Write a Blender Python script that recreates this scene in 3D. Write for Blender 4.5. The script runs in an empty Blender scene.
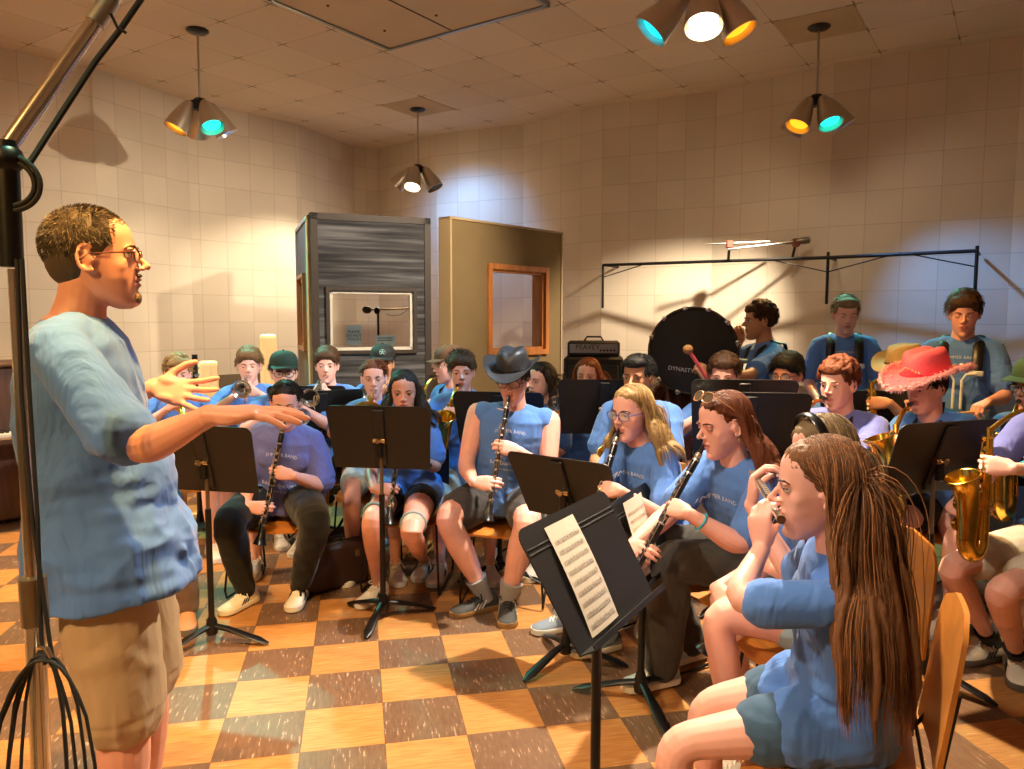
import bpy, math, random
import numpy as np
from mathutils import Vector, Matrix, noise

random.seed(7)
RNG = np.random.default_rng(7)
SC = bpy.context.scene
COL = SC.collection
PI = math.pi

# ------------------------------------------------------------------ camera
F_PX, PITCH, ROLL, CAM_H = 755.6, 0.08637, -0.0017, 1.565
cam_data = bpy.data.cameras.new('camera')
cam = bpy.data.objects.new('camera', cam_data)
COL.objects.link(cam)
cam.location = (0, 0, CAM_H)
cam.rotation_euler = (PI/2 - PITCH, ROLL, 0)
cam_data.sensor_width = 36
cam_data.lens = F_PX * 36 / 1024
cam_data.clip_start = 0.05
cam_data.clip_end = 60
SC.camera = cam

_cp, _sp = math.cos(PITCH), math.sin(PITCH)
def px(x, y, Y):
    """world point seen at pixel (x, y) standing Y metres in front of the camera"""
    u, v = (x-512)/F_PX, (y-384.5)/F_PX
    d = np.array([u, _cp - v*_sp, -_sp - v*_cp])
    return np.array([0, 0, CAM_H]) + d*(Y/d[1])
def pxz(x, y, z):
    u, v = (x-512)/F_PX, (y-384.5)/F_PX
    d = np.array([u, _cp - v*_sp, -_sp - v*_cp])
    return np.array([0, 0, CAM_H]) + d*((z-CAM_H)/d[2])

def V(*a): return np.array(a, float)
def nrm(v):
    v = np.asarray(v, float); n = np.linalg.norm(v)
    return v/n if n > 1e-9 else v
def rotz(a):
    c, s = math.cos(a), math.sin(a)
    return np.array([[c, -s, 0], [s, c, 0], [0, 0, 1.]])
def rotx(a):
    c, s = math.cos(a), math.sin(a)
    return np.array([[1., 0, 0], [0, c, -s], [0, s, c]])
def roty(a):
    c, s = math.cos(a), math.sin(a)
    return np.array([[c, 0, s], [0, 1., 0], [-s, 0, c]])
def frame(z, hint=(0, 0, 1)):
    """3x3 with columns x, y, z where z is the given direction"""
    z = nrm(z); h = np.asarray(hint, float)
    if abs(np.dot(z, nrm(h))) > .97: h = np.array([1., 0, 0]) if abs(z[0]) < .9 else np.array([0, 1., 0])
    x = nrm(np.cross(h, z)); y = np.cross(z, x)
    return np.stack([x, y, z], 1)

class MB:
    def __init__(s): s.v = []; s.f = []; s.m = []; s.n = 0
    def add(s, verts, faces, mat=0):
        verts = np.asarray(verts, float).reshape(-1, 3)
        s.v.append(verts); o = s.n
        for f in faces: s.f.append([i+o for i in f]); s.m.append(mat)
        s.n += len(verts); return s
    def box(s, c, size, R=None, mat=0, bev=0):
        x, y, z = [k/2 for k in size]
        if bev:
            b = min(bev, x*.9, y*.9, z*.9)
            rings = []
            for zz, ins in ((-z, b), (-z+b, 0), (z-b, 0), (z, b)):
                X, Y = x-ins, y-ins
                rings.append([(X-b, -Y, zz), (X, -Y+b, zz), (X, Y-b, zz), (X-b, Y, zz), (-X+b, Y, zz), (-X, Y-b, zz), (-X, -Y+b, zz), (-X+b, -Y, zz)])
            P = np.array(rings, float)
            if R is not None: P = P @ np.asarray(R).T
            return s.loft(P+np.asarray(c), mat)
        P = np.array([(i, j, k) for k in (-z, z) for j in (-y, y) for i in (-x, x)], float)
        if R is not None: P = P @ np.asarray(R).T
        return s.add(P+np.asarray(c), [(0, 2, 3, 1), (4, 5, 7, 6), (0, 1, 5, 4), (2, 6, 7, 3), (0, 4, 6, 2), (1, 3, 7, 5)], mat)
    def loft(s, rings, mat=0, cap=True, closed=False):
        rings = np.asarray(rings, float); k, n = rings.shape[:2]
        V_ = rings.reshape(-1, 3); F = []
        for a in range(k if closed else k-1):
            b = (a+1) % k
            for i in range(n):
                j = (i+1) % n
                F.append((a*n+i, a*n+j, b*n+j, b*n+i))
        if cap and not closed:
            F.append(tuple(range(n-1, -1, -1))); F.append(tuple((k-1)*n+i for i in range(n)))
        return s.add(V_, F, mat)
    def tube(s, pts, r, n=10, mat=0, cap=True, closed=False, flat=None, hint=None):
        """tube along pts; r a number or list; flat=(fx, fy) squashes the section"""
        P = np.asarray(pts, float); k = len(P)
        if np.isscalar(r): r = [r]*k
        T = np.empty_like(P)
        if closed:
            T = np.roll(P, -1, 0) - np.roll(P, 1, 0)
        else:
            T[1:-1] = P[2:]-P[:-2]; T[0] = P[1]-P[0]; T[-1] = P[-1]-P[-2]
        T /= np.linalg.norm(T, axis=1)[:, None]+1e-12
        h = np.array([0, 0, 1.]) if hint is None else np.asarray(hint, float)
        if abs(np.dot(T[0], nrm(h))) > .95: h = np.array([1., 0, 0]) if abs(T[0][0]) < .9 else np.array([0, 1., 0])
        x = nrm(np.cross(h, T[0])); rings = []
        fx, fy = flat or (1, 1)
        for i in range(k):
            x = nrm(x - T[i]*np.dot(x, T[i])); y = np.cross(T[i], x)
            a = np.arange(n)*2*PI/n
            rings.append(P[i] + r[i]*(np.cos(a)[:, None]*x*fx + np.sin(a)[:, None]*y*fy))
        return s.loft(rings, mat, cap, closed)
    def cyl(s, a, b, r1, r2=None, n=16, mat=0, cap=True):
        r2 = r1 if r2 is None else r2
        return s.tube([a, b], [r1, r2], n, mat, cap)
    def lathe(s, prof, c=(0, 0, 0), R=None, n=24, mat=0, cap=True):
        a = np.arange(n)*2*PI/n; rings = []
        for r, z in prof:
            q = np.stack([r*np.cos(a), r*np.sin(a), np.full(n, z)], 1)
            if R is not None: q = q @ np.asarray(R).T
            rings.append(q+np.asarray(c))
        return s.loft(rings, mat, cap)
    def ell(s, c, r, R=None, n=14, m=9, mat=0):
        if np.isscalar(r): r = (r, r, r)
        P = [(0, 0, -1.)]
        for i in range(1, m):
            t = -PI/2+PI*i/m
            for j in range(n):
                a = 2*PI*j/n; P.append((math.cos(t)*math.cos(a), math.cos(t)*math.sin(a), math.sin(t)))
        P.append((0, 0, 1.)); P = np.array(P)*np.array(r)
        if R is not None: P = P @ np.asarray(R).T
        F = [(0, 1+(j+1) % n, 1+j) for j in range(n)]
        for i in range(m-2):
            for j in range(n):
                a, b = 1+i*n+j, 1+i*n+(j+1) % n
                F.append((a, b, b+n, a+n))
        L = len(P)-1; o = 1+(m-2)*n
        F += [(o+j, o+(j+1) % n, L) for j in range(n)]
        return s.add(P+np.asarray(c), F, mat)
    def torus(s, c, R_, r, Rm=None, n=28, k=8, mat=0, arc=(0, 2*PI)):
        full = abs(arc[1]-arc[0]-2*PI) < 1e-6
        a = np.linspace(arc[0], arc[1], n, endpoint=not full)
        P = np.stack([R_*np.cos(a), R_*np.sin(a), 0*a], 1)
        if Rm is not None: P = P @ np.asarray(Rm).T
        return s.tube(P+np.asarray(c), r, k, mat, closed=full)
    def prism(s, outline, z0, z1, R=None, c=(0, 0, 0), mat=0):
        P = np.array([[(x, y, z) for x, y in outline] for z in (z0, z1)], float)
        if R is not None: P = P @ np.asarray(R).T
        return s.loft(P+np.asarray(c), mat)
    def arrays(s): return (np.concatenate(s.v) if s.v else np.zeros((0, 3))), s.f
    def mesh(s, name, origin=(0, 0, 0)):
        v, f = s.arrays(); me = bpy.data.meshes.new(name)
        me.from_pydata((v-np.asarray(origin)).tolist(), [], f)
        me.polygons.foreach_set('material_index', s.m)
        return me
    def build(s, name, mats, parent=None, origin=(0, 0, 0), smooth=None, **tags):
        me = s.mesh(name, origin)
        if not isinstance(mats, (list, tuple)): mats = [mats]
        for m in mats: me.materials.append(m)
        me.update()
        if smooth is None: smooth = 40
        return link(name, me, parent, smooth, **tags)

def shade(me, ang):
    if ang <= 0: return
    me.polygons.foreach_set('use_smooth', [True]*len(me.polygons))
    if ang < 180 and hasattr(me, 'set_sharp_from_angle'): me.set_sharp_from_angle(angle=math.radians(ang))

def link(name, me, parent=None, smooth=40, **tags):
    shade(me, smooth)
    o = bpy.data.objects.new(name, me); COL.objects.link(o)
    if parent is not None: o.parent = parent
    for k, v_ in tags.items(): o[k] = v_
    return o
def empty(name, loc, label=None, category=None, group=None, rz=0):
    o = bpy.data.objects.new(name, None); COL.objects.link(o)
    o.location = tuple(loc); o.rotation_euler = (0, 0, rz); o.empty_display_size = .1
    if label: o['label'] = label
    if category: o['category'] = category
    if group: o['group'] = group
    return o
KIDS = {}
def copy_tree(o, parent=None):
    c = o.copy(); COL.objects.link(c)
    if parent is not None: c.parent = parent
    for ch in list(o.children): copy_tree(ch, c)
    return c
def place(root, loc, rz, label, group=None):
    root.location = tuple(loc); root.rotation_euler = (0, 0, rz); root['label'] = label
    if group: root['group'] = group
    return root

def remesh(mb, voxel, smooth=2):
    """one continuous surface around everything collected in mb"""
    me = mb.mesh('tmp'); o = bpy.data.objects.new('tmp', me); COL.objects.link(o)
    m = o.modifiers.new('r', 'REMESH'); m.mode = 'VOXEL'; m.voxel_size = voxel; m.adaptivity = 0
    if smooth:
        q = o.modifiers.new('s', 'SMOOTH'); q.factor = .5; q.iterations = smooth
    dg = bpy.context.evaluated_depsgraph_get(); ev = o.evaluated_get(dg)
    out = bpy.data.meshes.new_from_object(ev, depsgraph=dg)
    bpy.data.objects.remove(o); bpy.data.meshes.remove(me)
    return out
def getv(me):
    a = np.empty(len(me.vertices)*3); me.vertices.foreach_get('co', a); return a.reshape(-1, 3)
def setv(me, a): me.vertices.foreach_set('co', np.ascontiguousarray(a).ravel()); me.update()
def getn(me):
    a = np.empty(len(me.vertices)*3)
    me.vertex_normals.foreach_get('vector', a); return a.reshape(-1, 3)

def vnoise(P, freq, seed=0):
    """cheap smooth value noise, vectorised; P (n,3) -> (n,) in -1..1"""
    Q = np.asarray(P)*freq + seed*17.31
    i = np.floor(Q).astype(np.int64); f = Q-i; f = f*f*(3-2*f)
    def h(a, b, c):
        n = (a*374761393 + b*668265263 + c*2147483647 + seed*974711) & 0x7fffffff
        n = (n ^ (n >> 13))*1274126177 & 0x7fffffff
        n = (n ^ (n >> 16))
        return (n & 0xffff)/32767.5-1
    x, y, z = i[:, 0], i[:, 1], i[:, 2]; r = 0
    for dx in (0, 1):
        for dy in (0, 1):
            for dz in (0, 1):
                w = (f[:, 0] if dx else 1-f[:, 0])*(f[:, 1] if dy else 1-f[:, 1])*(f[:, 2] if dz else 1-f[:, 2])
                r = r + w*h(x+dx, y+dy, z+dz)
    return r

# ------------------------------------------------------------------ materials
def lin(c):
    return tuple(((x/255)/12.92 if x/255 <= .04045 else ((x/255+.055)/1.055)**2.4) for x in c)+(1,)
def new_mat(name):
    m = bpy.data.materials.new(name); m.use_nodes = True
    nt = m.node_tree; return m, nt, nt.nodes['Principled BSDF']
def setin(b, k, v_):
    if k in b.inputs: b.inputs[k].default_value = v_
MC = {}
def mat(name, rgb, rough=.5, metal=0, bump=0, bscale=40, var=0, vscale=8, stretch=(1, 1, 1), spec=.5, sss=0, coat=0, bdist=.01, sheen=0):
    if name in MC: return MC[name]
    m, nt, b = new_mat(name); c = lin(rgb); N, L = nt.nodes, nt.links
    setin(b, 'Base Color', c); setin(b, 'Roughness', rough); setin(b, 'Metallic', metal); setin(b, 'Specular IOR Level', spec)
    if sss:
        setin(b, 'Subsurface Weight', sss); setin(b, 'Subsurface Radius', (.01, .004, .002)); setin(b, 'Subsurface Scale', 1.0)
    if coat: setin(b, 'Coat Weight', coat)
    if sheen: setin(b, 'Sheen Weight', sheen)
    if bump or var:
        tc = N.new('ShaderNodeTexCoord'); mp = N.new('ShaderNodeMapping'); mp.inputs['Scale'].default_value = stretch
        L.new(tc.outputs['Object'], mp.inputs['Vector'])
    if bump:
        t = N.new('ShaderNodeTexNoise'); t.inputs['Scale'].default_value = bscale; t.inputs['Detail'].default_value = 4
        L.new(mp.outputs[0], t.inputs['Vector'])
        bp = N.new('ShaderNodeBump'); bp.inputs['Strength'].default_value = bump; bp.inputs['Distance'].default_value = bdist
        L.new(t.outputs['Fac'], bp.inputs['Height']); L.new(bp.outputs[0], b.inputs['Normal'])
    if var:
        t = N.new('ShaderNodeTexNoise'); t.inputs['Scale'].default_value = vscale; t.inputs['Detail'].default_value = 3
        L.new(mp.outputs[0], t.inputs['Vector'])
        r = N.new('ShaderNodeValToRGB'); r.color_ramp.elements[0].position = .3; r.color_ramp.elements[1].position = .7
        r.color_ramp.elements[0].color = tuple(x*(1-var) for x in c[:3])+(1,)
        r.color_ramp.elements[1].color = tuple(min(1, x*(1+var)) for x in c[:3])+(1,)
        L.new(t.outputs['Fac'], r.inputs['Fac']); L.new(r.outputs['Color'], b.inputs['Base Color'])
    MC[name] = m; return m
def emit(name, rgb, strength):
    if name in MC: return MC[name]
    m, nt, b = new_mat(name); c = lin(rgb)
    setin(b, 'Base Color', (0, 0, 0, 1)); setin(b, 'Emission Color', c); setin(b, 'Emission Strength', strength)
    MC[name] = m; return m
def math_node(nt, op, a=None, b=None, va=None, vb=None):
    n = nt.nodes.new('ShaderNodeMath'); n.operation = op
    if a is not None: nt.links.new(a, n.inputs[0])
    elif va is not None: n.inputs[0].default_value = va
    if b is not None: nt.links.new(b, n.inputs[1])
    elif vb is not None: n.inputs[1].default_value = vb
    return n.outputs[0]
def mix_rgb(nt, fac, a, b):
    n = nt.nodes.new('ShaderNodeMix'); n.data_type = 'RGBA'
    ins = [i for i in n.inputs if i.type == 'RGBA']; out = [o for o in n.outputs if o.type == 'RGBA'][0]
    if hasattr(fac, 'links'): nt.links.new(fac, n.inputs[0])
    else: n.inputs[0].default_value = fac
    for s_, v_ in zip(ins, (a, b)):
        if hasattr(v_, 'links'): nt.links.new(v_, s_)
        else: s_.default_value = v_
    return out

M_BLACK = mat('black_metal', (14, 13, 13), .38, .2, spec=.5)
M_DESK = mat('stand_desk_black', (15, 13, 12), .5, .0, bump=.05, bscale=400)
M_CHROME = mat('chrome', (225, 222, 216), .2, 1)
M_NICKEL = mat('nickel', (200, 198, 190), .22, 1)
M_BRASS = mat('brass', (236, 192, 84), .2, 1, var=.12, vscale=30)
M_SILVER = mat('silver', (225, 222, 215), .18, 1)
M_EBONY = mat('ebony', (16, 14, 13), .28, 0, spec=.6)
M_RUBBER = mat('rubber', (18, 18, 18), .7)
M_WOODSEAT = mat('ply_seat', (196, 122, 48), .35, 0, var=.2, vscale=6, stretch=(1, 8, 1))
M_PINE = mat('pine', (226, 188, 132), .55, 0, var=.12, vscale=5, stretch=(6, 6, .6))
M_OAK = mat('oak_trim', (168, 104, 50), .45, 0, var=.25, vscale=7, stretch=(5, 5, .6))
M_DARKWOOD = mat('dark_wood', (70, 42, 26), .45, 0, var=.3, vscale=6, stretch=(6, 6, .8))
M_ALU = mat('brushed_aluminium', (186, 180, 170), .34, 1, bump=.08, bscale=60, stretch=(20, 20, 1))
M_PAPER = mat('paper', (220, 208, 190), .8, bump=.1, bscale=9)
M_INK = mat('ink', (40, 38, 38), .8)
M_WHITEPLASTIC = mat('white_plastic', (225, 222, 214), .4)
# ------------------------------------------------------------------ room
CEIL = 3.93
A_ROOM = math.radians(56.1)               # direction of the left wall
DL = V(math.cos(A_ROOM), math.sin(A_ROOM), 0); DR = V(DL[1], -DL[0], 0)
CORNER = V(-2.0, 11.0, 0)
def tile_wall_mat():
    m, nt, b = new_mat('wall_acoustic_tile'); N, L = nt.nodes, nt.links
    uv = N.new('ShaderNodeUVMap'); sep = N.new('ShaderNodeSeparateXYZ'); L.new(uv.outputs[0], sep.inputs[0])
    def line(o, size, w):
        f = math_node(nt, 'FRACT', math_node(nt, 'DIVIDE', o, vb=size))
        a = math_node(nt, 'ABSOLUTE', math_node(nt, 'SUBTRACT', f, vb=.5))
        return math_node(nt, 'GREATER_THAN', a, vb=.5-w/size/2)
    ln = math_node(nt, 'MAXIMUM', line(sep.outputs[0], .305, .006), line(sep.outputs[1], .305, .006))
    low = math_node(nt, 'LESS_THAN', sep.outputs[1], vb=.92)
    t = N.new('ShaderNodeTexNoise'); t.inputs['Scale'].default_value = 1.7; t.inputs['Detail'].default_value = 5; L.new(uv.outputs[0], t.inputs['Vector'])
    # per tile tone
    fl = N.new('ShaderNodeVectorMath'); fl.operation = 'SNAP'; fl.inputs[1].default_value = (.305, .305, 1); L.new(uv.outputs[0], fl.inputs[0])
    wn = N.new('ShaderNodeTexWhiteNoise'); L.new(fl.outputs[0], wn.inputs['Vector'])
    v1 = math_node(nt, 'ADD', math_node(nt, 'MULTIPLY', t.outputs['Fac'], vb=.7), math_node(nt, 'MULTIPLY', wn.outputs['Value'], vb=.3))
    cream = mix_rgb(nt, v1, lin((202, 188, 168)), lin((226, 213, 194)))
    cream = mix_rgb(nt, math_node(nt, 'MULTIPLY', ln, vb=.34), cream, lin((128, 108, 82)))
    t2 = N.new('ShaderNodeTexNoise'); t2.inputs['Scale'].default_value = 60; L.new(uv.outputs[0], t2.inputs['Vector'])
    base = mix_rgb(nt, t2.outputs['Fac'], lin((104, 90, 72)), lin((132, 116, 94)))
    c = mix_rgb(nt, low, cream, base); L.new(c, b.inputs['Base Color']); setin(b, 'Roughness', .85); setin(b, 'Specular IOR Level', .2)
    v = N.new('ShaderNodeTexNoise'); v.inputs['Scale'].default_value = 90; L.new(uv.outputs[0], v.inputs['Vector'])
    hgt = math_node(nt, 'SUBTRACT', math_node(nt, 'MULTIPLY', v.outputs['Fac'], vb=.25), ln)
    bp = N.new('ShaderNodeBump'); bp.inputs['Strength'].default_value = .35; bp.inputs['Distance'].default_value = .004
    L.new(hgt, bp.inputs['Height']); L.new(bp.outputs[0], b.inputs['Normal'])
    return m
M_WALL = tile_wall_mat()
def wall(name, pts, th=.12, inward=1):
    """vertical wall following a zigzag of floor points, with a uv of metres run along it"""
    pts = [np.array([p[0], p[1], 0.]) for p in pts]
    nv = []
    for i in range(len(pts)):
        a = pts[max(0, i-1)]; b_ = pts[min(len(pts)-1, i+1)]; t = nrm(b_-a); nv.append(V(t[1], -t[0], 0)*inward*-1)
    v, f, uv = [], [], []; s = 0
    for i in range(len(pts)-1):
        a, b_ = pts[i], pts[i+1]; d = np.linalg.norm(b_-a)
        q = [a, b_, b_+V(0, 0, CEIL), a+V(0, 0, CEIL)]
        o = [a+nv[i]*th, b_+nv[i+1]*th, b_+nv[i+1]*th+V(0, 0, CEIL), a+nv[i]*th+V(0, 0, CEIL)]
        k = len(v); v += q+o
        f += [(k, k+1, k+2, k+3), (k+7, k+6, k+5, k+4), (k+3, k+2, k+6, k+7), (k, k+4, k+5, k+1)]
        uvq = [(s, 0), (s+d, 0), (s+d, CEIL), (s, CEIL)]
        uv += uvq + uvq[::-1] + [uvq[3], uvq[2], uvq[2], uvq[3]] + [uvq[0], uvq[0], uvq[1], uvq[1]]
        s += math.ceil(d/.305-.25)*.305
    me = bpy.data.meshes.new(name); me.from_pydata([tuple(x) for x in v], [], f)
    l = me.uv_layers.new(name='UVMap')
    for i, c in enumerate(uv): l.data[i].uv = c
    me.materials.append(M_WALL)
    o = link(name, me, None, 0, kind='structure'); return o
right_pts = [(-1.88, 11.0), (-.91, 10.05), (.2, 9.56), (1.08, 8.70), (2.19, 8.18), (3.06, 7.33), (4.33, 6.63), (5.2, 5.78), (6.35, 5.25), (7.2, 4.4)]
left_pts = [(-1.88, 11.0), (-2.29, 10.71), (-2.74, 9.49), (-3.65, 8.52), (-4.09, 7.45), (-5.0, 6.47), (-5.44, 5.40), (-6.35, 4.43), (-6.8, 3.36), (-7.7, 2.4), (-8.15, 1.33), (-9.05, .36), (-9.3, 0.)]
wall('wall_right', right_pts, inward=-1)
wall('wall_left', left_pts, inward=1)
fr = V(7.2, 4.4, 0); fl_ = V(-9.3, 0, 0)
br = V(-1.85, -4.5, 0)   # room ends behind the camera
wall('wall_near', [fr, fr-DL*12.3], inward=-1)
wall('wall_back', [fl_, fr-DL*12.3], inward=1)

def grid_mat(name, size, ang, off, kind):
    m, nt, b = new_mat(name); N, L = nt.nodes, nt.links
    tc = N.new('ShaderNodeTexCoord'); mp = N.new('ShaderNodeMapping'); mp.vector_type = 'TEXTURE'
    mp.inputs['Location'].default_value = (off[0], off[1], 0); mp.inputs['Rotation'].default_value = (0, 0, ang); mp.inputs['Scale'].default_value = (size, size, 1)
    L.new(tc.outputs['Object'], mp.inputs['Vector'])
    sep = N.new('ShaderNodeSeparateXYZ'); L.new(mp.outputs[0], sep.inputs[0])
    X, Y = sep.outputs[0], sep.outputs[1]
    def line(o, w):
        a = math_node(nt, 'ABSOLUTE', math_node(nt, 'SUBTRACT', math_node(nt, 'FRACT', o), vb=.5))
        return math_node(nt, 'GREATER_THAN', a, vb=.5-w/2)
    fx, fy = math_node(nt, 'FLOOR', X), math_node(nt, 'FLOOR', Y)
    cell = N.new('ShaderNodeCombineXYZ'); L.new(fx, cell.inputs[0]); L.new(fy, cell.inputs[1])
    wn = N.new('ShaderNodeTexWhiteNoise'); L.new(cell.outputs[0], wn.inputs['Vector'])
    if kind == 'floor':
        par = math_node(nt, 'FLOORED_MODULO', math_node(nt, 'ADD', fx, fy), vb=2)
        # streaks lie one way on the light tiles and the other way on the dark
        sx = N.new('ShaderNodeCombineXYZ'); L.new(math_node(nt, 'MULTIPLY', X, vb=3), sx.inputs[0]); L.new(math_node(nt, 'MULTIPLY', Y, vb=34), sx.inputs[1]); L.new(wn.outputs['Value'], sx.inputs[2])
        sy = N.new('ShaderNodeCombineXYZ'); L.new(math_node(nt, 'MULTIPLY', X, vb=34), sy.inputs[0]); L.new(math_node(nt, 'MULTIPLY', Y, vb=5), sy.inputs[1]); L.new(wn.outputs['Value'], sy.inputs[2])
        n1 = N.new('ShaderNodeTexNoise'); n1.inputs['Scale'].default_value = 1; n1.inputs['Detail'].default_value = 3; L.new(sx.outputs[0], n1.inputs['Vector'])
        n2 = N.new('ShaderNodeTexNoise'); n2.inputs['Scale'].default_value = 1; n2.inputs['Detail'].default_value = 2; L.new(sy.outputs[0], n2.inputs['Vector'])
        r1 = N.new('ShaderNodeMapRange'); r1.inputs[1].default_value = .35; r1.inputs[2].default_value = .7; L.new(n1.outputs['Fac'], r1.inputs[0])
        la = mix_rgb(nt, r1.outputs[0], lin((176, 118, 62)), lin((204, 150, 88)))
        fleck1 = math_node(nt, 'GREATER_THAN', n1.outputs['Fac'], vb=.72)
        la = mix_rgb(nt, math_node(nt, 'MULTIPLY', fleck1, vb=.6), la, lin((238, 205, 150)))
        fleck2 = N.new('ShaderNodeMapRange'); fleck2.inputs[1].default_value = .645; fleck2.inputs[2].default_value = .70; L.new(n2.outputs['Fac'], fleck2.inputs[0])
        r2 = N.new('ShaderNodeMapRange'); r2.inputs[1].default_value = .3; r2.inputs[2].default_value = .7; L.new(n2.outputs['Fac'], r2.inputs[0])
        da = mix_rgb(nt, r2.outputs[0], lin((98, 74, 56)), lin((120, 94, 74)))
        da = mix_rgb(nt, math_node(nt, 'MULTIPLY', fleck2.outputs[0], vb=.75), da, lin((206, 176, 150)))
        c = mix_rgb(nt, par, la, da)
        big = N.new('ShaderNodeTexNoise'); big.inputs['Scale'].default_value = .9; big.inputs['Detail'].default_value = 6; L.new(tc.outputs['Object'], big.inputs['Vector'])
        vv = math_node(nt, 'MULTIPLY', math_node(nt, 'SUBTRACT', big.outputs['Fac'], vb=.3), vb=.45)
        c = mix_rgb(nt, math_node(nt, 'MAXIMUM', vv, vb=0), c, lin((120, 84, 50)))
        vt = math_node(nt, 'MULTIPLY', wn.outputs['Value'], vb=.16)
        c = mix_rgb(nt, vt, c, lin((110, 72, 44)))
        ln = math_node(nt, 'MAXIMUM', line(X, .012), line(Y, .012))
        c = mix_rgb(nt, math_node(nt, 'MULTIPLY', ln, vb=.6), c, lin((70, 44, 26)))
        L.new(c, b.inputs['Base Color'])
        rr = N.new('ShaderNodeMapRange'); rr.inputs[3].default_value = .3; rr.inputs[4].default_value = .5; L.new(big.outputs['Fac'], rr.inputs[0]); L.new(rr.outputs[0], b.inputs['Roughness'])
        h = math_node(nt, 'SUBTRACT', math_node(nt, 'MULTIPLY', big.outputs['Fac'], vb=.5), ln); dist = .0015
    else:
        ln = math_node(nt, 'MAXIMUM', line(X, .012), line(Y, .012))
        # the joints open up where four tiles meet
        ax = math_node(nt, 'ABSOLUTE', math_node(nt, 'SUBTRACT', math_node(nt, 'FRACT', X), vb=.5)); ay = math_node(nt, 'ABSOLUTE', math_node(nt, 'SUBTRACT', math_node(nt, 'FRACT', Y), vb=.5))
        nearc = math_node(nt, 'GREATER_THAN', math_node(nt, 'MINIMUM', ax, ay), vb=.40)
        wide = math_node(nt, 'MULTIPLY', nearc, math_node(nt, 'MAXIMUM', line(X, .026), line(Y, .026)))
        t = N.new('ShaderNodeTexNoise'); t.inputs['Scale'].default_value = 1.2; t.inputs['Detail'].default_value = 5; L.new(tc.outputs['Object'], t.inputs['Vector'])
        t3 = N.new('ShaderNodeTexNoise'); t3.inputs['Scale'].default_value = 160; L.new(tc.outputs['Object'], t3.inputs['Vector'])
        v1 = math_node(nt, 'ADD', math_node(nt, 'MULTIPLY', t.outputs['Fac'], vb=.6), math_node(nt, 'MULTIPLY', wn.outputs['Value'], vb=.4))
        c = mix_rgb(nt, v1, lin((206, 192, 172)), lin((228, 214, 196)))
        c = mix_rgb(nt, math_node(nt, 'MULTIPLY', ln, vb=.4), c, lin((120, 100, 76)))
        c = mix_rgb(nt, math_node(nt, 'MULTIPLY', wide, vb=.6), c, lin((96, 78, 58)))
        L.new(c, b.inputs['Base Color']); setin(b, 'Roughness', .9); setin(b, 'Specular IOR Level', .15)
        h = math_node(nt, 'SUBTRACT', math_node(nt, 'MULTIPLY', t3.outputs['Fac'], vb=.3), math_node(nt, 'MAXIMUM', ln, wide)); dist = .004
    bp = N.new('ShaderNodeBump'); bp.inputs['Strength'].default_value = .4; bp.inputs['Distance'].default_value = dist
    L.new(h, bp.inputs['Height']); L.new(bp.outputs[0], b.inputs['Normal'])
    return m
M_FLOOR = grid_mat('checkerboard_floor', .3048, .2016, (-.5272, 2.9684), 'floor')
M_CEIL = grid_mat('ceiling_tile', .6098, .9791, (-.9861*2.365, 2.6495*2.365), 'ceiling')
outline = [V(*p, 0) for p in left_pts[::-1]] + [V(*p, 0) for p in right_pts[1:]] + [fr-DL*12.3]
ol = [(p[0], p[1]) for p in outline]
c0 = np.mean(np.array(ol), 0); olx = [tuple(c0+(np.array(p)-c0)*1.03) for p in ol]
MB().prism(olx, -.1, 0).build('floor', M_FLOOR, smooth=0, kind='structure')
MB().prism(olx, CEIL, CEIL+.1).build('ceiling', M_CEIL, smooth=0, kind='structure')
# dark joint where walls meet the ceiling, and the cap rail over the carpeted dado
M_TRIM = mat('ceiling_trim', (48, 34, 22), .7)
M_RAIL = mat('dado_rail', (150, 118, 78), .6)
def strip(name, pts, z, h, d, sgn, m):
    mb = MB()
    P = [V(p[0], p[1], 0) for p in pts]
    for a, b_ in zip(P[:-1], P[1:]):
        t = nrm(b_-a); n_ = V(t[1], -t[0], 0)*sgn
        R = np.stack([t, n_, V(0, 0, 1)], 1)
        mb.box((a+b_)/2+n_*d/2+V(0, 0, z), (np.linalg.norm(b_-a)+d*.6, d, h), R)
    return mb.build(name, m, smooth=0, kind='structure')
strip('trim_1', right_pts, CEIL-.015, .03, .02, 1, M_TRIM)
strip('trim_2', left_pts, CEIL-.015, .03, .02, -1, M_TRIM)
strip('trim_3', right_pts, .92, .03, .025, 1, M_RAIL)
strip('trim_4', left_pts, .92, .03, .025, -1, M_RAIL)
strip('baseboard_right', right_pts, .05, .1, .018, 1, M_DARKWOOD)
strip('baseboard_left', left_pts, .05, .1, .018, -1, M_DARKWOOD)

# metal framed access panel in the ceiling
def on_ceil(x, y): return pxz(x, y, CEIL)
pa, pb, pc = on_ceil(272, 0), on_ceil(389, 46), on_ceil(548, 1)
ux = nrm(pc-pb); uy = nrm(V(-ux[1], ux[0], 0)); 
if np.dot(uy, pa-pb) < 0: uy = -uy
Wp, Hp = 1.62, 1.25
root = empty('ceiling_hatch', (pb+ux*Wp/2+uy*Hp/2)-V(0, 0, 0), 'large flat hatch panel with silver metal edge set in the tiled ceiling', 'hatch')
Rp = np.stack([ux, uy, V(0, 0, 1)], 1)
if np.linalg.det(Rp) < 0: Rp = np.stack([ux, uy, V(0, 0, -1)], 1)
mb = MB().box((0, 0, -.012), (Wp, Hp, .024), Rp); mb.build('panel', mat('hatch_panel', (200, 182, 156), .85, var=.06, vscale=2), root, smooth=0)
mb = MB()
for sx in (-1, 1): mb.box(ux*sx*Wp/2+V(0, 0, -.02), (.03, Hp+.03, .035), Rp)
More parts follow.
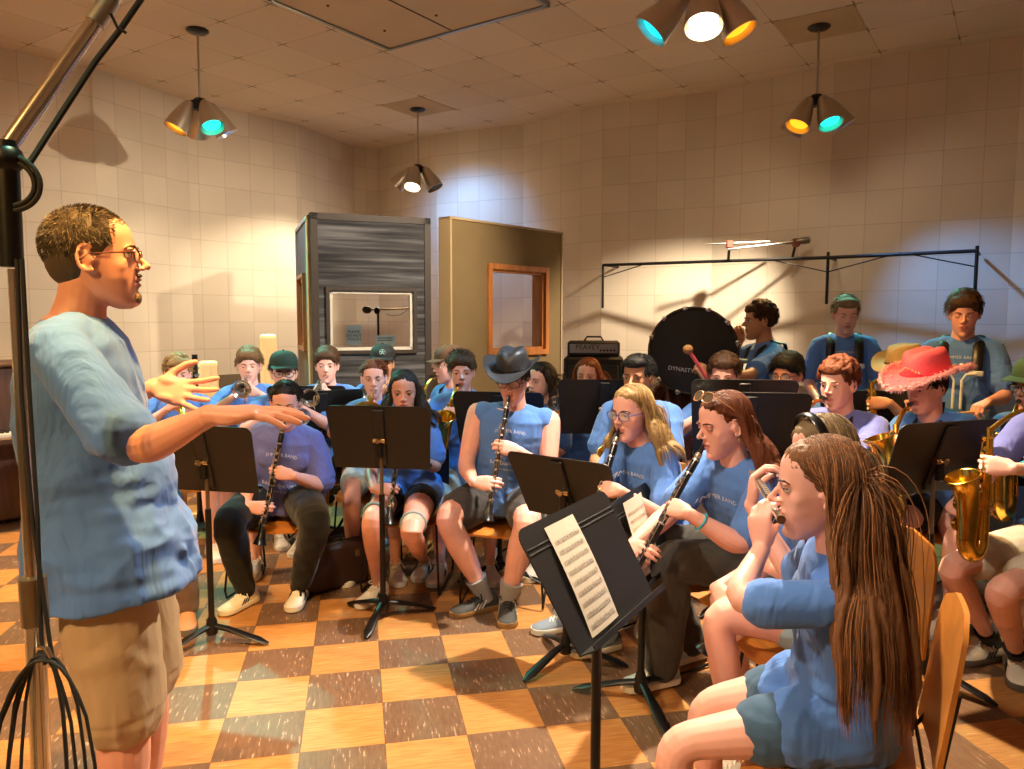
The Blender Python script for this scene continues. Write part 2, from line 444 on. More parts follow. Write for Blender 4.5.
for sy in (-1, 1): mb.box(uy*sy*Hp/2+V(0, 0, -.02), (Wp+.03, .03, .035), Rp)
mb.build('frame', mat('galvanised', (150, 156, 156), .35, .8), root, smooth=0)
mb = MB().box(-uy*0+ux*-.1+V(0, 0, -.026), (.012, Hp, .004), Rp); mb.build('seam', M_DARKWOOD, root, smooth=0)
for i in range(3):
    for j in range(2): MB().cyl(ux*(-.55+.55*i)+uy*(-.3+.6*j)+V(0, 0, -.032), ux*(-.55+.55*i)+uy*(-.3+.6*j)+V(0, 0, -.022), .011, n=10).build('screw', M_DARKWOOD, root)
# stained tiles round two lamp canopies
M_STAIN = mat('stained_tile', (168, 138, 96), .9, var=.1, vscale=3)

# ------------------------------------------------------------------ pendant lamps
LAMP_SPOTS = []
M_SHADE = mat('spun_aluminium', (196, 186, 170), .33, .9, bump=.15, bscale=30, stretch=(1, 1, .05))
BULB = {'amber': ((255, 150, 24), (1, .52, .12)), 'teal': ((30, 225, 200), (.1, .85, .62)), 'cyan': ((0, 200, 235), (.06, .5, 1)),
        'white': ((255, 232, 190), (1, .84, .62)), 'blue': ((0, 150, 240), (.1, .4, 1)), 'off': ((50, 45, 40), None)}
def pendant(x, y, zb, shades, label, spin=0, kind='lamp'):
    root = empty('pendant_lamp', (x, y, CEIL), label, 'lamp', 'pendant spot clusters')
    o = V(x, y, CEIL)
    MB().lathe([(.001, 0), (.085, 0), (.09, -.01), (.07, -.028), (.02, -.036), (.001, -.036)], n=24).build('canopy', M_BLACK, root)
    zj = zb+.28
    MB().cyl((0, 0, -.03), (0, 0, zj-CEIL), .009, n=10).build('stem', M_ALU, root)
    MB().lathe([(.001, .05), (.04, .05), (.06, .03), (.06, -.02), (.045, -.04), (.001, -.04)], c=(0, 0, zj-CEIL), n=18).build('hub', M_BLACK, root)
    for az, tilt, col, *mu in shades:
        a = math.radians(az); t = math.radians(tilt)
        out = V(math.cos(a), math.sin(a), 0); d = nrm(out*math.sin(t)+V(0, 0, -math.cos(t)))
        top = V(0, 0, zj-CEIL)+out*.075+V(0, 0, .01)
        Rf = frame(-d)
        L_ = .265
        prof = [(.001, 0), (.03, 0), (.042, -.02), (.054, -.05), (.071, -.115), (.085, -.18), (.097, -L_), (.092, -L_), (.080, -.18), (.06, -.10), (.03, -.03), (.001, -.03)]
        sh = MB().lathe([(r, z) for r, z in prof], c=top, R=Rf, n=28).build('shade', M_SHADE, root, smooth=50)
        MB().tube([V(0, 0, zj-CEIL+.02), top+V(0, 0, .012)], .009, 8).build('arm', M_BLACK, sh)
        rgb, lc = BULB[col]
        me_b = mat('bulb_off', (60, 52, 44), .3) if lc is None else emit('bulb_'+col, rgb, 9 if col == 'white' else 2.2)
        MB().lathe([(.001, -.16), (.03, -.16), (.07, -L_+.045), (.072, -L_+.03), (.05, -L_+.018), (.001, -L_+.012)], c=top, R=Rf, n=20).build('bulb', me_b, sh)
        if lc: LAMP_SPOTS.append((o+top+d*(L_+.03), d, col, mu[0] if mu else 1.0))
    return root

def stained(px_, py_):
    q = pxz(px_, py_, CEIL); c, s_ = math.cos(.9791), math.sin(.9791); d = q-V(-.9861*2.365, 2.6495*2.365, 0); i = math.floor((d[0]*c+d[1]*s_)/.6098)+.5; j = math.floor((-d[0]*s_+d[1]*c)/.6098)+.5
    p = V(-.9861*2.365, 2.6495*2.365, CEIL-.002)+V(i*c-j*s_, i*s_+j*c, 0)*.6098
    MB().box(p, (.595, .595, .004), rotz(.9791)).build('trim_5', M_STAIN, smooth=0, kind='structure')
M_STAIN = mat('stained_tile2', (190, 166, 132), .9, var=.1, vscale=3)
stained(818, 25); stained(417, 109)
# ------------------------------------------------------------------ lamps where they hang
# azimuths in degrees: 270 points at the camera, 180 to the left of the picture
pendant(-2.59, 6.44, 3.05, [(215, 28, 'amber'), (318, 30, 'teal', 2.6), (25, 30, 'blue', .8), (118, 42, 'white', .22)], 'pendant lamp over the left wall with one amber and one teal bulb showing')
pendant(-1.07, 8.77, 2.98, [(255, 24, 'white'), (170, 46, 'white', .7), (345, 30, 'off'), (62, 60, 'blue', .3)], 'farthest pendant lamp, hanging in front of the room corner with one warm white bulb')
pendant(2.48, 6.34, 3.06, [(205, 28, 'amber'), (285, 26, 'teal', 1.6), (350, 34, 'blue'), (125, 36, 'white', 1.9)], 'pendant lamp at right with amber, teal and blue bulbs and a long stem')
pendant(.96, 4.01, 2.94, [(176, 42, 'cyan', 3.6), (262, 24, 'white', 2.2), (338, 28, 'amber'), (136, 66, 'white', 1.81)], 'nearest pendant lamp, cut off by the top edge, with a glaring white bulb')

# ------------------------------------------------------------------ gobo panels
def striped_cloth():
    m, nt, b = new_mat('striped_gobo_cloth'); N, L = nt.nodes, nt.links
    tc = N.new('ShaderNodeTexCoord'); mp = N.new('ShaderNodeMapping'); mp.inputs['Scale'].default_value = (1.2, 1.2, 24)
    L.new(tc.outputs['Object'], mp.inputs['Vector'])
    t = N.new('ShaderNodeTexNoise'); t.inputs['Scale'].default_value = 1.2; t.inputs['Detail'].default_value = 6; L.new(mp.outputs[0], t.inputs['Vector'])
    r = N.new('ShaderNodeValToRGB'); cr = r.color_ramp; cr.elements[0].position = .34; cr.elements[0].color = lin((34, 34, 38)); cr.elements[1].position = .7; cr.elements[1].color = lin((104, 104, 108))  # bluish tint in these greys stands in for blue light on the cloth
    e = cr.elements.new(.5); e.color = lin((64, 63, 66)); L.new(t.outputs['Fac'], r.inputs[0])
    L.new(r.outputs[0], b.inputs['Base Color']); setin(b, 'Roughness', .9)
    bp = N.new('ShaderNodeBump'); bp.inputs['Strength'].default_value = .5; bp.inputs['Distance'].default_value = .01; L.new(t.outputs['Fac'], bp.inputs['Height']); L.new(bp.outputs[0], b.inputs['Normal'])
    return m
M_STRIPE = striped_cloth()
M_TAN = mat('tan_gobo_cloth', (116, 96, 64), .95, bump=.2, bscale=220, var=.1, vscale=2)
M_TANSIDE = mat('gobo_side', (168, 144, 104), .8)
M_GLASS = None
def glass():
    m, nt, b = new_mat('window_glass'); setin(b, 'Base Color', (1, 1, 1, 1)); setin(b, 'Roughness', .02); setin(b, 'Transmission Weight', 1); setin(b, 'IOR', 1.02); return m
M_GLASS = glass()
def gobo(p0, p1, H, th, win, label, cloth, frame_m, wframe_m, border=.05, casing=.05, inner=None):
    """upright panel from floor point p0 (left) to p1 (right); win = (u0, u1, z0, z1) in metres or None; thickness goes away from the camera"""
    p0, p1 = V(*p0, 0), V(*p1, 0); t = nrm(p1-p0); W = np.linalg.norm(p1-p0); n_ = V(-t[1], t[0], 0)
    root = empty('gobo_panel', (p0+p1)/2, label, 'sound screen', None); org = (p0+p1)/2
    def P(u, z, d=0): return p0+t*u+V(0, 0, z)+n_*d-org
    R = np.stack([t, n_, V(0, 0, 1)], 1)
    def slab(mb, u0, u1, z0, z1, d0, d1, m=0): mb.box(P((u0+u1)/2, (z0+z1)/2, (d0+d1)/2), (u1-u0, d1-d0, z1-z0), R, mat=m)
    mb = MB(); b = border
    if win:
        u0, u1, z0, z1 = win
        slab(mb, b, W-b, .08+b, z0, 0, th); slab(mb, b, W-b, z1, H-b, 0, th); slab(mb, b, u0, z0, z1, 0, th); slab(mb, u1, W-b, z0, z1, 0, th)
    else: slab(mb, b, W-b, .08+b, H-b, 0, th)
    mb.build('cloth_face', cloth, root, smooth=0)
    mb = MB(); e = .012
    slab(mb, 0, W, H-b, H, -e, th+e); slab(mb, 0, W, .08, .08+b, -e, th+e); slab(mb, 0, b, .08, H, -e, th+e); slab(mb, W-b, W, .08, H, -e, th+e)
    mb.build('edge_frame', frame_m, root, smooth=0)
    for uu in (.12, W-.12): 
        MB().cyl(P(uu, .04, th/2-.025), P(uu, .04, th/2+.025), .04, n=18).build('caster', M_RUBBER, root)
    if win:
        c = casing; mb = MB()
        slab(mb, u0-c, u1+c, z1, z1+c, -.03, th+.03); slab(mb, u0-c, u1+c, z0-c, z0, -.03, th+.03); slab(mb, u0-c, u0, z0, z1, -.03, th+.03); slab(mb, u1, u1+c, z0, z1, -.03, th+.03)
        wf = mb.build('window_frame', wframe_m, root, smooth=0)
        mb = MB(); k = .025; m = inner or wframe_m
        slab(mb, u0, u1, z1-k, z1, .0, .06); slab(mb, u0, u1, z0, z0+k, .0, .06); slab(mb, u0, u0+k, z0, z1, .0, .06); slab(mb, u1-k, u1, z0, z1, .0, .06)
        mb.build('sash', m, wf, smooth=0)
        mb = MB(); slab(mb, u0+k, u1-k, z0+k, z1-k, .03, .034); mb.build('pane', M_GLASS, wf, smooth=0)
    return root
g0 = px(310, 213, 6.25); g1 = px(430, 221, 6.62)
gz = 2.43
M_BROWNFR = mat('brown_frame', (46, 32, 22), .6, var=.2, vscale=6)
M_WHITEFR = mat('white_frame', (206, 200, 188), .5)
W_ = math.hypot(g1[0]-g0[0], g1[1]-g0[1])
gobo((g0[0], g0[1]), (g1[0], g1[1]), gz, .1, (.14, W_-.16, 1.30, 1.80), 'striped grey fabric screen, tinted for blue light, with a wide low window and dark brown edge', M_STRIPE, M_BROWNFR, M_BROWNFR, .055, .03, M_WHITEFR)
# its tan wing folds back on the left
w0 = px(296, 229, 7.35)
gobo((w0[0], w0[1]), (g0[0]-.03, g0[1]+.02), gz-.02, .07, (.30, .85, 1.32, 1.92), 'narrow tan wing folded back at the left side of the striped screen', M_TAN, M_TANSIDE, M_OAK, .03, .035)
h0 = px(449, 218, 6.55); h1 = px(562, 234, 7.75)
W2 = math.hypot(h1[0]-h0[0], h1[1]-h0[1])
gobo((h0[0], h0[1]), (h1[0], h1[1]), 2.44, .12, (.52, 1.30, 1.27, 2.02), 'tall tan cloth screen with an oak framed square window', M_TAN, M_TANSIDE, M_OAK, .02, .05)

# desk microphone, signs and ledge seen through the striped screen's window
M_SIGN = mat('sign_card', (178, 204, 214), .6)
def text_obj(name, s, size, R, c, m, parent=None, ext=.0008, align='CENTER', origin=(0, 0, 0)):
    cu = bpy.data.curves.new(name, 'FONT'); cu.body = s; cu.size = size; cu.extrude = ext; cu.align_x = align; cu.align_y = 'CENTER'; cu.resolution_u = 2
    o = bpy.data.objects.new('t', cu); COL.objects.link(o); dg = bpy.context.evaluated_depsgraph_get()
    me = bpy.data.meshes.new_from_object(o.evaluated_get(dg), depsgraph=dg); bpy.data.objects.remove(o); bpy.data.curves.remove(cu)
    M = Matrix(np.asarray(R).tolist()).to_4x4(); M.translation = Vector((np.asarray(c)-np.asarray(origin)).tolist()); me.transform(M)
    me.materials.clear(); me.materials.append(m)
    return link(name, me, parent, 0)
def face_R(nn, roll=0):
    """columns: x right, y up, z = normal, for something flat that faces nn"""
    nn = nrm(nn); x = nrm(np.cross(V(0, 0, 1), nn)); y = np.cross(nn, x)
    c, s = math.cos(roll), math.sin(roll)
    return np.stack([x*c+y*s, -x*s+y*c, nn], 1)
tg = nrm(V(g1[0]-g0[0], g1[1]-g0[1], 0)); ng = V(tg[1], -tg[0], 0)  # towards the camera
def gw(u, z, d): return V(g0[0], g0[1], 0)+tg*u+V(0, 0, z)-ng*d
R = face_R(ng)
r = empty('notice_card', gw(.35, 1.335, .08), 'pale blue notice card propped in the striped screen window', 'sign')
MB().box((0, 0, .09), (.125, .006, .17), np.stack([R[:, 0], -R[:, 2], R[:, 1]], 1)).build('card', M_SIGN, r, smooth=0)
for i, s in enumerate(('PLEASE', 'DO NOT', 'TOUCH')): text_obj('lettering', s, .033, R, ng*.006+V(0, 0, .12-.032*i), M_INK, r)
r = empty('notice_card', gw(.62, 1.335, .08), 'low wide blue card beside the notice in the screen window', 'sign')
MB().box((0, 0, .045), (.175, .006, .085), np.stack([R[:, 0], -R[:, 2], R[:, 1]], 1)).build('card', M_SIGN, r, smooth=0)
for i in range(2): MB().box(ng*.004+V(0, 0, .065-.02*i), (.13, .001, .006), np.stack([R[:, 0], -R[:, 2], R[:, 1]], 1)).build('printed_line', M_INK, r, smooth=0)
mp_ = px(378, 312, 7.4)
r = empty('boom_microphone', (mp_[0], mp_[1], 0), 'old microphone on a horizontal boom seen through the screen window', 'microphone')
o = V(mp_[0], mp_[1], 0)
MB().cyl((0, 0, .02), (0, 0, 1.62), .012, n=12).build('stand_tube', M_BLACK, r)
MB().lathe([(.001, 0), (.15, 0), (.15, .012), (.03, .03), (.001, .03)]).build('base', M_BLACK, r)
q = px(368, 310, 7.4)-o; q2 = px(404, 309, 7.4)-o
MB().tube([q+V(.02, 0, 0), q2, q2+V(.25, .1, .04)], .008, 8).build('boom', mat('aged_brass', (150, 124, 82), .35, .9), r)
MB().ell(q+V(-.01, 0, 0), (.048, .035, .038), n=16).build('capsule', mat('mic_grille', (84, 76, 64), .5, .6, bump=.4, bscale=300), r)
MB().ell(px(377, 311, 7.4)-o, (.03, .025, .035)).build('clamp', M_BLACK, r)
mb = MB(); a = px(386, 314, 7.4)-o; mb.tube([a+V(0, 0, 0), a+V(.06, 0, -.02), a+V(.14, 0, -.01), a+V(.2, 0, .03), a+V(.26, .05, .07)], .003, 6); mb.build('cable', M_RUBBER, r)

# ------------------------------------------------------------------ wall frame of black pipe with two boom microphones
rr_ = []
k_ = .945
def railp(x, y, Y): return px(x, y, Y*k_)
A0 = railp(603, 265, 8.70); A1 = railp(828, 257, 7.33); A2 = railp(977, 250, 6.62)
r = empty('pipe_rail', (A1[0], A1[1], 0), 'long black pipe rail hung along the cream wall above the drummers', 'rail'); o = V(A1[0], A1[1], 0)
M_PIPE = mat('black_pipe', (24, 22, 22), .5, .3)
MB().tube([A0-o, A1-o], .016, 10).build('pipe', M_PIPE, r); MB().tube([A1-o, A2-o], .016, 10).build('pipe', M_PIPE, r)
for a, l_, t_ in ((A0, .46, .0), (A1, .42, .05), (A2, .72, .04)): MB().tube([a-o+V(0, 0, t_), a-o+V(0, 0, -l_)], .014, 10).build('drop_bar', M_PIPE, r)
wn_ = V(.56, .83, 0)
for a, b_ in ((A0, .28), (A1, -.28), (A1, .3), (A2, -.3)):
    t_ = nrm(A1-A0) if b_ > 0 else -nrm(A2-A1)
    MB().tube([a-o+V(0, 0, -.13), a-o+t_*.5+V(0, 0, -.0)], .006, 6).build('brace', M_PIPE, r)
for a, w_ in ((A0, .55), (A1, .50), (A2, .42)): MB().tube([a-o, a-o+wn_*w_], .012, 8).build('wall_arm', M_PIPE, r)
def railmic(xa, ya, xb, yb, xm, yrail, label, head, Y):
    a, b_ = px(xa, ya, Y), px(xb, yb, Y-.1); c = px(xm, yrail, Y); 
    r = empty('rail_microphone', (c[0], c[1], 0), label, 'microphone'); o = V(c[0], c[1], 0)
    MB().tube([a-o, b_-o], .011, 10).build('tube', M_CHROME, r)
    m_ = a+(b_-a)*((c[0]-a[0])/(b_[0]-a[0]))
    MB().tube([c-o, m_-o], .014, 8).build('riser', M_BLACK, r)
    MB().box(m_-o+V(0, 0, -.01), (.07, .05, .08), bev=.01).build('clamp', mat('clamp_red', (120, 60, 44), .5), r)
    if head:
        d = nrm(b_-a); MB().lathe([(.001, -.22), (.012, -.2), (.03, -.05), (.034, 0), (.03, .04), (.001, .05)], c=b_-o, R=frame(d), n=18).build('microphone', mat('mic_body', (128, 116, 96), .4, .7), r)
    return r
railmic(706, 244, 770, 241, 728, 262, 'short level chrome tube clamped on the pipe rail', False, 7.55)
railmic(728, 249, 805, 240, 792, 259, 'chrome boom with a fat microphone rising to the right on the pipe rail', True, 7.35)

# ------------------------------------------------------------------ amplifier stack
ap = px(596, 392, 6.3)
r = empty('bass_amplifier', (ap[0], ap[1]+.2, 0), 'black bass amplifier head on its speaker cabinet against the wall', 'amplifier', rz=-.12)
M_TOLEX = mat('tolex', (26, 24, 23), .65, bump=.3, bscale=300)
zt = px(596, 357, 6.3)[2]; zh = px(596, 347, 6.3)[2]
cab = MB().box((0, 0, zt/2), (.50, .36, zt), bev=.02).build('cabinet', M_TOLEX, r, smooth=30)
MB().box((.0, -.185, zt*.55), (.42, .02, zt*.8), bev=.01).build('grille', mat('grille_cloth', (48, 48, 48), .8, bump=.6, bscale=400), cab)
for z_ in (zt*.75, zt*.35): MB().lathe([(.001, .0), (.05, .0), (.15, .012), (.165, .018), (.165, 0), (.001, 0)], c=(0, -.2, z_), R=rotx(PI/2)).build('speaker_cone', mat('cone', (16, 16, 18), .5), cab)
hd = MB().box((0, 0, zt+.065), (.44, .3, .13), bev=.015).build('amp_head', M_TOLEX, r, smooth=30)
MB().box((0, -.152, zt+.07), (.40, .01, .075)).build('face_plate', mat('face_plate', (168, 172, 176), .35, .8), hd, smooth=0)
text_obj('lettering', 'PEAVEY', .06, face_R((0, -1, 0)), (-.05, -.158, zt+.08), M_INK, hd)
for i in range(5): MB().cyl((.06+.028*i, -.157, zt+.055), (.06+.028*i, -.175, zt+.055), .009, n=10).build('control_knob', M_BLACK, hd)
MB().tube([(-.08, 0, zt+.13), (-.06, 0, zt+.165), (.06, 0, zt+.165), (.08, 0, zt+.13)], .008, 8).build('handle', M_RUBBER, hd)

# ------------------------------------------------------------------ pine posts, dark cabinet
def post(x, ytop, Y, w, label):
    p = px(x, ytop, Y); r = empty('wooden_post', (p[0], p[1], 0), label, 'post', rz=.3)
    MB().prism([(-w/2, -w/2), (w/2, -w/2), (w/2, w/2), (-w/2, w/2)], .03, p[2]-.02).build('shaft', M_PINE, r, smooth=0)
    mb = MB(); mb.loft([[(sx*k, sy*k, z) for sx, sy in ((-1, -1), (1, -1), (1, 1), (-1, 1))] for k, z in ((w/2, p[2]-.02), (w/2*.92, p[2]), (w/2*.7, p[2]+.012))]); mb.build('cap', M_PINE, r, smooth=0)
    mb = MB(); mb.box((0, 0, .015), (.36, .06, .03)); mb.box((0, 0, .0155), (.06, .36, .03)); mb.build('foot', M_PINE, r, smooth=0)
post(208, 363, 5.9, .14, 'short pale pine post with rounded top behind the trumpets')
post(268, 336, 6.3, .135, 'taller pale pine post left of the capped trumpet player')

p = pxz(5, 560, 0)
r = empty('upright_piano', (-4.15, 5.6, 0), 'dark wooden cabinet piece at the far left edge', 'piano', rz=.95)
cs = MB(); cs.box((0, 0, .62), (1.45, .55, 1.16), bev=.015); cs.build('case', M_DARKWOOD, r, smooth=30)
MB().box((0, -.40, .68), (1.4, .3, .05), bev=.01).build('key_bed', M_DARKWOOD, r, smooth=30)
MB().box((0, -.42, .715), (1.2, .16, .02)).build('keys', mat('piano_keys', (216, 206, 186), .35), r, smooth=0)
for i in range(34):
    if i % 7 not in (2, 6): MB().box((-.58+.0345*i, -.385, .733), (.014, .09, .014)).build('black_key', M_EBONY, r, smooth=0)
MB().box((0, 0, 1.215), (1.5, .6, .03), bev=.01).build('lid', M_DARKWOOD, r, smooth=30)
for sx in (-1, 1): MB().box((sx*.66, -.47, .33), (.07, .07, .66), bev=.01).build('leg', M_DARKWOOD, r, smooth=30)

# ------------------------------------------------------------------ music stands
def arc_pts(a, b, k, up): return [a+(b-a)*t+V(0, 0, up*math.sin(PI*t)) for t in np.linspace(0, 1, k)]
def make_stand(tilt, zdesk, rib=True, seed=0):
    """origin on the floor under the pole; the desk's music side faces +Y"""
    root = empty('music_stand', (0, 0, 0), 'x', 'music stand', 'black music stands')
    for k in range(3):
        a = math.radians(90+120*k+seed); d = V(math.cos(a), math.sin(a), 0)
        pts = [d*.02+V(0, 0, .085), d*.08+V(0, 0, .075), d*.16+V(0, 0, .052), d*.24+V(0, 0, .028), d*.285+V(0, 0, .012)]
        mb = MB(); T = nrm(pts[-1]-pts[0]); sd = V(-d[1], d[0], 0); rings = []
        for p_, w, h in zip(pts, (.017, .019, .024, .026, .008), (.016, .014, .011, .010, .006)):
            n_ = np.cross(T, sd)*-1
            rings.append([p_+sd*w*math.cos(q)+n_*h*math.sin(q)*(1 if math.sin(q) > 0 else .75) for q in np.linspace(0, 2*PI, 12, endpoint=False)])
        mb.loft(rings); mb.build('base_leg', M_BLACK, root)
    MB().lathe([(.001, .04), (.026, .045), (.03, .07), (.026, .1), (.017, .13), (.001, .13)], n=18).build('base_hub', M_BLACK, root)
    zs = zdesk-.09
    MB().cyl((0, 0, .1), (0, 0, min(.66, zs-.08)), .0145, n=14).build('lower_tube', M_BLACK, root)
    MB().cyl((0, 0, .3), (0, 0, zs+.03), .0095, n=12).build('upper_tube', mat('steel_tube', (150, 138, 118), .3, 1), root)
    R = rotx(tilt)   # desk plane: x across, z up, leaning back from the reader (towards -Y)
    c = V(0, -.018, zdesk)
    def W(p_): return c+R@np.asarray(p_, float)
    hw, hh, rr = .275, .17, .035
    out = [(-hw+.022, -hh), (hw-.022, -hh)]
    for cx, cy, a0 in ((hw-rr, hh-rr, 0), (-hw+rr, hh-rr, 90)):
        for q in range(0, 91, 18): a = math.radians(a0+q); out.append((cx+rr*math.cos(a), cy+rr*math.sin(a)))
    mb = MB(); Rd = R@np.stack([V(1, 0, 0), V(0, 0, 1), V(0, -1, 0)], 1)
    mb.prism(out, -.002, .002, Rd, c); 
    mb.box(W((0, .022, -hh)), (2*hw-.044, .048, .0035), R); mb.box(W((0, .046, -hh+.006)), (2*hw-.05, .0035, .016), R)
    for zz in (.098, .112): mb.tube([W((-hw+.01, .001, zz)), W((hw-.01, .001, zz))], .0032, 6)
    dk = mb.build('desk', M_DESK, root, smooth=30)
    if rib:
        mb = MB(); mb.box(W((0, -.009, .0)), (.062, .014, 2*hh-.03), R, bev=.005); mb.build('spine', M_DESK, dk, smooth=30)
    mb = MB(); mb.box(V(0, -.026, zs+.04), (.03, .03, .10), bev=.006); mb.build('yoke', M_BLACK, root, smooth=30)
    mb = MB(); mb.cyl((-.032, -.03, zs+.075), (.032, -.03, zs+.075), .014, n=14); mb.cyl((0, -.04, zs+.075), (0, -.058, zs+.075), .013, n=14); mb.build('tilt_knob', mat('knob_metal', (196, 176, 140), .25, 1), root)
    return root
def stand(x, y, Y=None, zd=.95, face=0, tilt=.35, label='', rib=True, spin=0):
    """face: azimuth (deg) the music side looks to, 0 = towards the camera, 90 = picture right"""
    p = pxz(x, y, 0) if Y is None else px(x, y, Y)
    r = make_stand(-tilt if False else tilt, zd, rib, spin)
    a = math.radians(face); f = V(math.sin(a), -math.cos(a), 0)
    return place(r, (p[0], p[1], 0), math.atan2(f[1], f[0])-PI/2, label)
# base pixel, desk height, direction of the reader
stand(213, 643, None, .905, 168, .28, 'music stand left of all, with a chrome neck, just past the conductor\'s shirt hem', spin=35)
stand(384, 618, None, .96, 172, .22, 'music stand front and centre before the long haired girl with knee bands', spin=180)
stand(566, 662, None, .81, 142, .45, 'music stand in front of the cowboy hat clarinetist, its back to the camera', spin=55)
S5 = stand(641, 702, None, .70, 62, .36, 'music stand seen nearly edge on with one tall folded sheet', spin=70)
S6 = stand(924, 682, None, .99, 200, .35, 'music stand at right before the pink hatted saxophonist', spin=200)
stand(324, 560, 4.95, .935, 210, .25, 'back row music stand in front of the left trumpets', spin=10)
stand(312, 560, 5.35, .93, 184, .25, 'farther back row music stand just showing above its neighbour', spin=40)
stand(500, 560, 4.5, .975, 170, .30, 'music stand half behind the cowboy hat clarinetist', spin=10)
stand(602, 560, 4.5, 1.045, 180, .22, 'broad music stand hiding the redhead horn girl up to the chin', spin=0)
stand(738, 560, 4.0, 1.09, 174, .3, 'music stand under the pink mallet behind the sunglasses clarinetist', spin=10)
stand(745, 560, 3.6, 1.06, 172, .28, 'music stand below the dark bowl haired trumpet player', spin=10)
stand(862, 560, 4.35, 1.00, 170, .28, 'music stand right behind the red curly haired saxophonist', spin=10)
stand(1046, 560, 3.45, .955, 178, .3, 'music stand at the right edge behind the brass saxophone', spin=10)

# foreground stand, built from its visible desk corners
nearc, farc = pxz(588, 652, .75), pxz(655, 592, .75)
ax = nrm(farc-nearc); mid = (nearc+farc)/2
fdir = V(ax[1], -ax[0], 0)     # to picture right and towards the camera
az = math.degrees(math.atan2(fdir[0], -fdir[1]))
tilt4 = .53
r4 = make_stand(tilt4, .75+.16*math.cos(tilt4), True, 20)
rz4 = math.atan2(fdir[1], fdir[0])-PI/2
base4 = mid - fdir*(.16*math.sin(tilt4)-.0)
place(r4, (base4[0], base4[1], 0), rz4, 'nearest music stand, holding two taped pages of printed music')
def sheet(root, tilt, zd, x0, x1, z0, z1, label, skew=0, lean=0, staves=8, name='sheet_music'):
    """paper lying on a stand's desk, coordinates in the desk plane"""
    M = root.matrix_basis.copy() if hasattr(root, 'matrix_basis') else Matrix()
    rzm = rotz(root.rotation_euler[2]); loc = np.array(root.location)
    R = rotx(tilt); c = V(0, -.018, zd)
    def W(p_): return loc+rzm@(c+R@np.asarray(p_, float))
    o = W(((x0+x1)/2, .004, (z0+z1)/2)); top = empty(name, o, label, 'sheet music', 'sheet music')
    mb = MB(); nu, nv = 7, 13; vs = []; 
    for j in range(nv):
        for i in range(nu):
            u, v_ = i/(nu-1), j/(nv-1)
            x = x0+(x1-x0)*u+skew*v_; z = z0+(z1-z0)*v_
            bow = .004+.006*math.sin(PI*v_)+.004*math.sin(PI*u)+lean*v_**2
            vs.append(W((x, bow, z))-o)
    fs = [(j*nu+i, j*nu+i+1, (j+1)*nu+i+1, (j+1)*nu+i) for j in range(nv-1) for i in range(nu-1)]
    back = [v_-(rzm@R@V(0, .0006, 0)) for v_ in vs]; k = len(vs)
    fs2 = [tuple(q+k for q in f[::-1]) for f in fs]
    edge = [(i, i+1) for i in range(nu-1)]+[((nv-1)*nu+i+1, (nv-1)*nu+i) for i in range(nu-1)]+[((j+1)*nu, j*nu) for j in range(nv-1)]+[(j*nu+nu-1, (j+1)*nu+nu-1) for j in range(nv-1)]
    mb.add(vs+back, fs+fs2+[(b, a, a+k, b+k) for a, b in edge]); mb.build('page', M_PAPER, top, smooth=60)
    def S(u, v_, h=.0008):
        x = x0+(x1-x0)*u+skew*v_; z = z0+(z1-z0)*v_; bow = .004+.006*math.sin(PI*v_)+.004*math.sin(PI*u)+lean*v_**2+h
        return W((x, bow, z))-o
    ink = MB(); rnd = random.Random(3)
    for s_ in range(staves):
        v0 = .06+.86*s_/staves
        for l_ in range(5):
            vv = v0+l_*.0085
            P = [S(u, vv) for u in np.linspace(.07, .93, 7)]; ink.tube(P, .00035, 3)
        for q in range(8):
            u = .1+.8*q/8+rnd.uniform(0, .03); vv = v0+rnd.randint(0, 7)*.0045; p_ = S(u, vv, .001)
            ink.ell(p_, (.0017, .0017, .0012), n=6, m=4)
            ink.tube([p_, S(u, vv+.028, .001)], .0004, 3)
    ink.build('printed_notes', mat('faded_ink', (150, 140, 128), .8), top, smooth=0)
    return top
sheet(r4, tilt4, .75+.16*math.cos(tilt4), .0, .17, -.155, .145, 'pair of creased music pages in full light on the nearest stand', skew=-.02, staves=9)
sheet(S5, .36, .70, -.12, .10, -.15, .15, 'folded music page curling on the edge on stand', skew=.01, lean=.02)

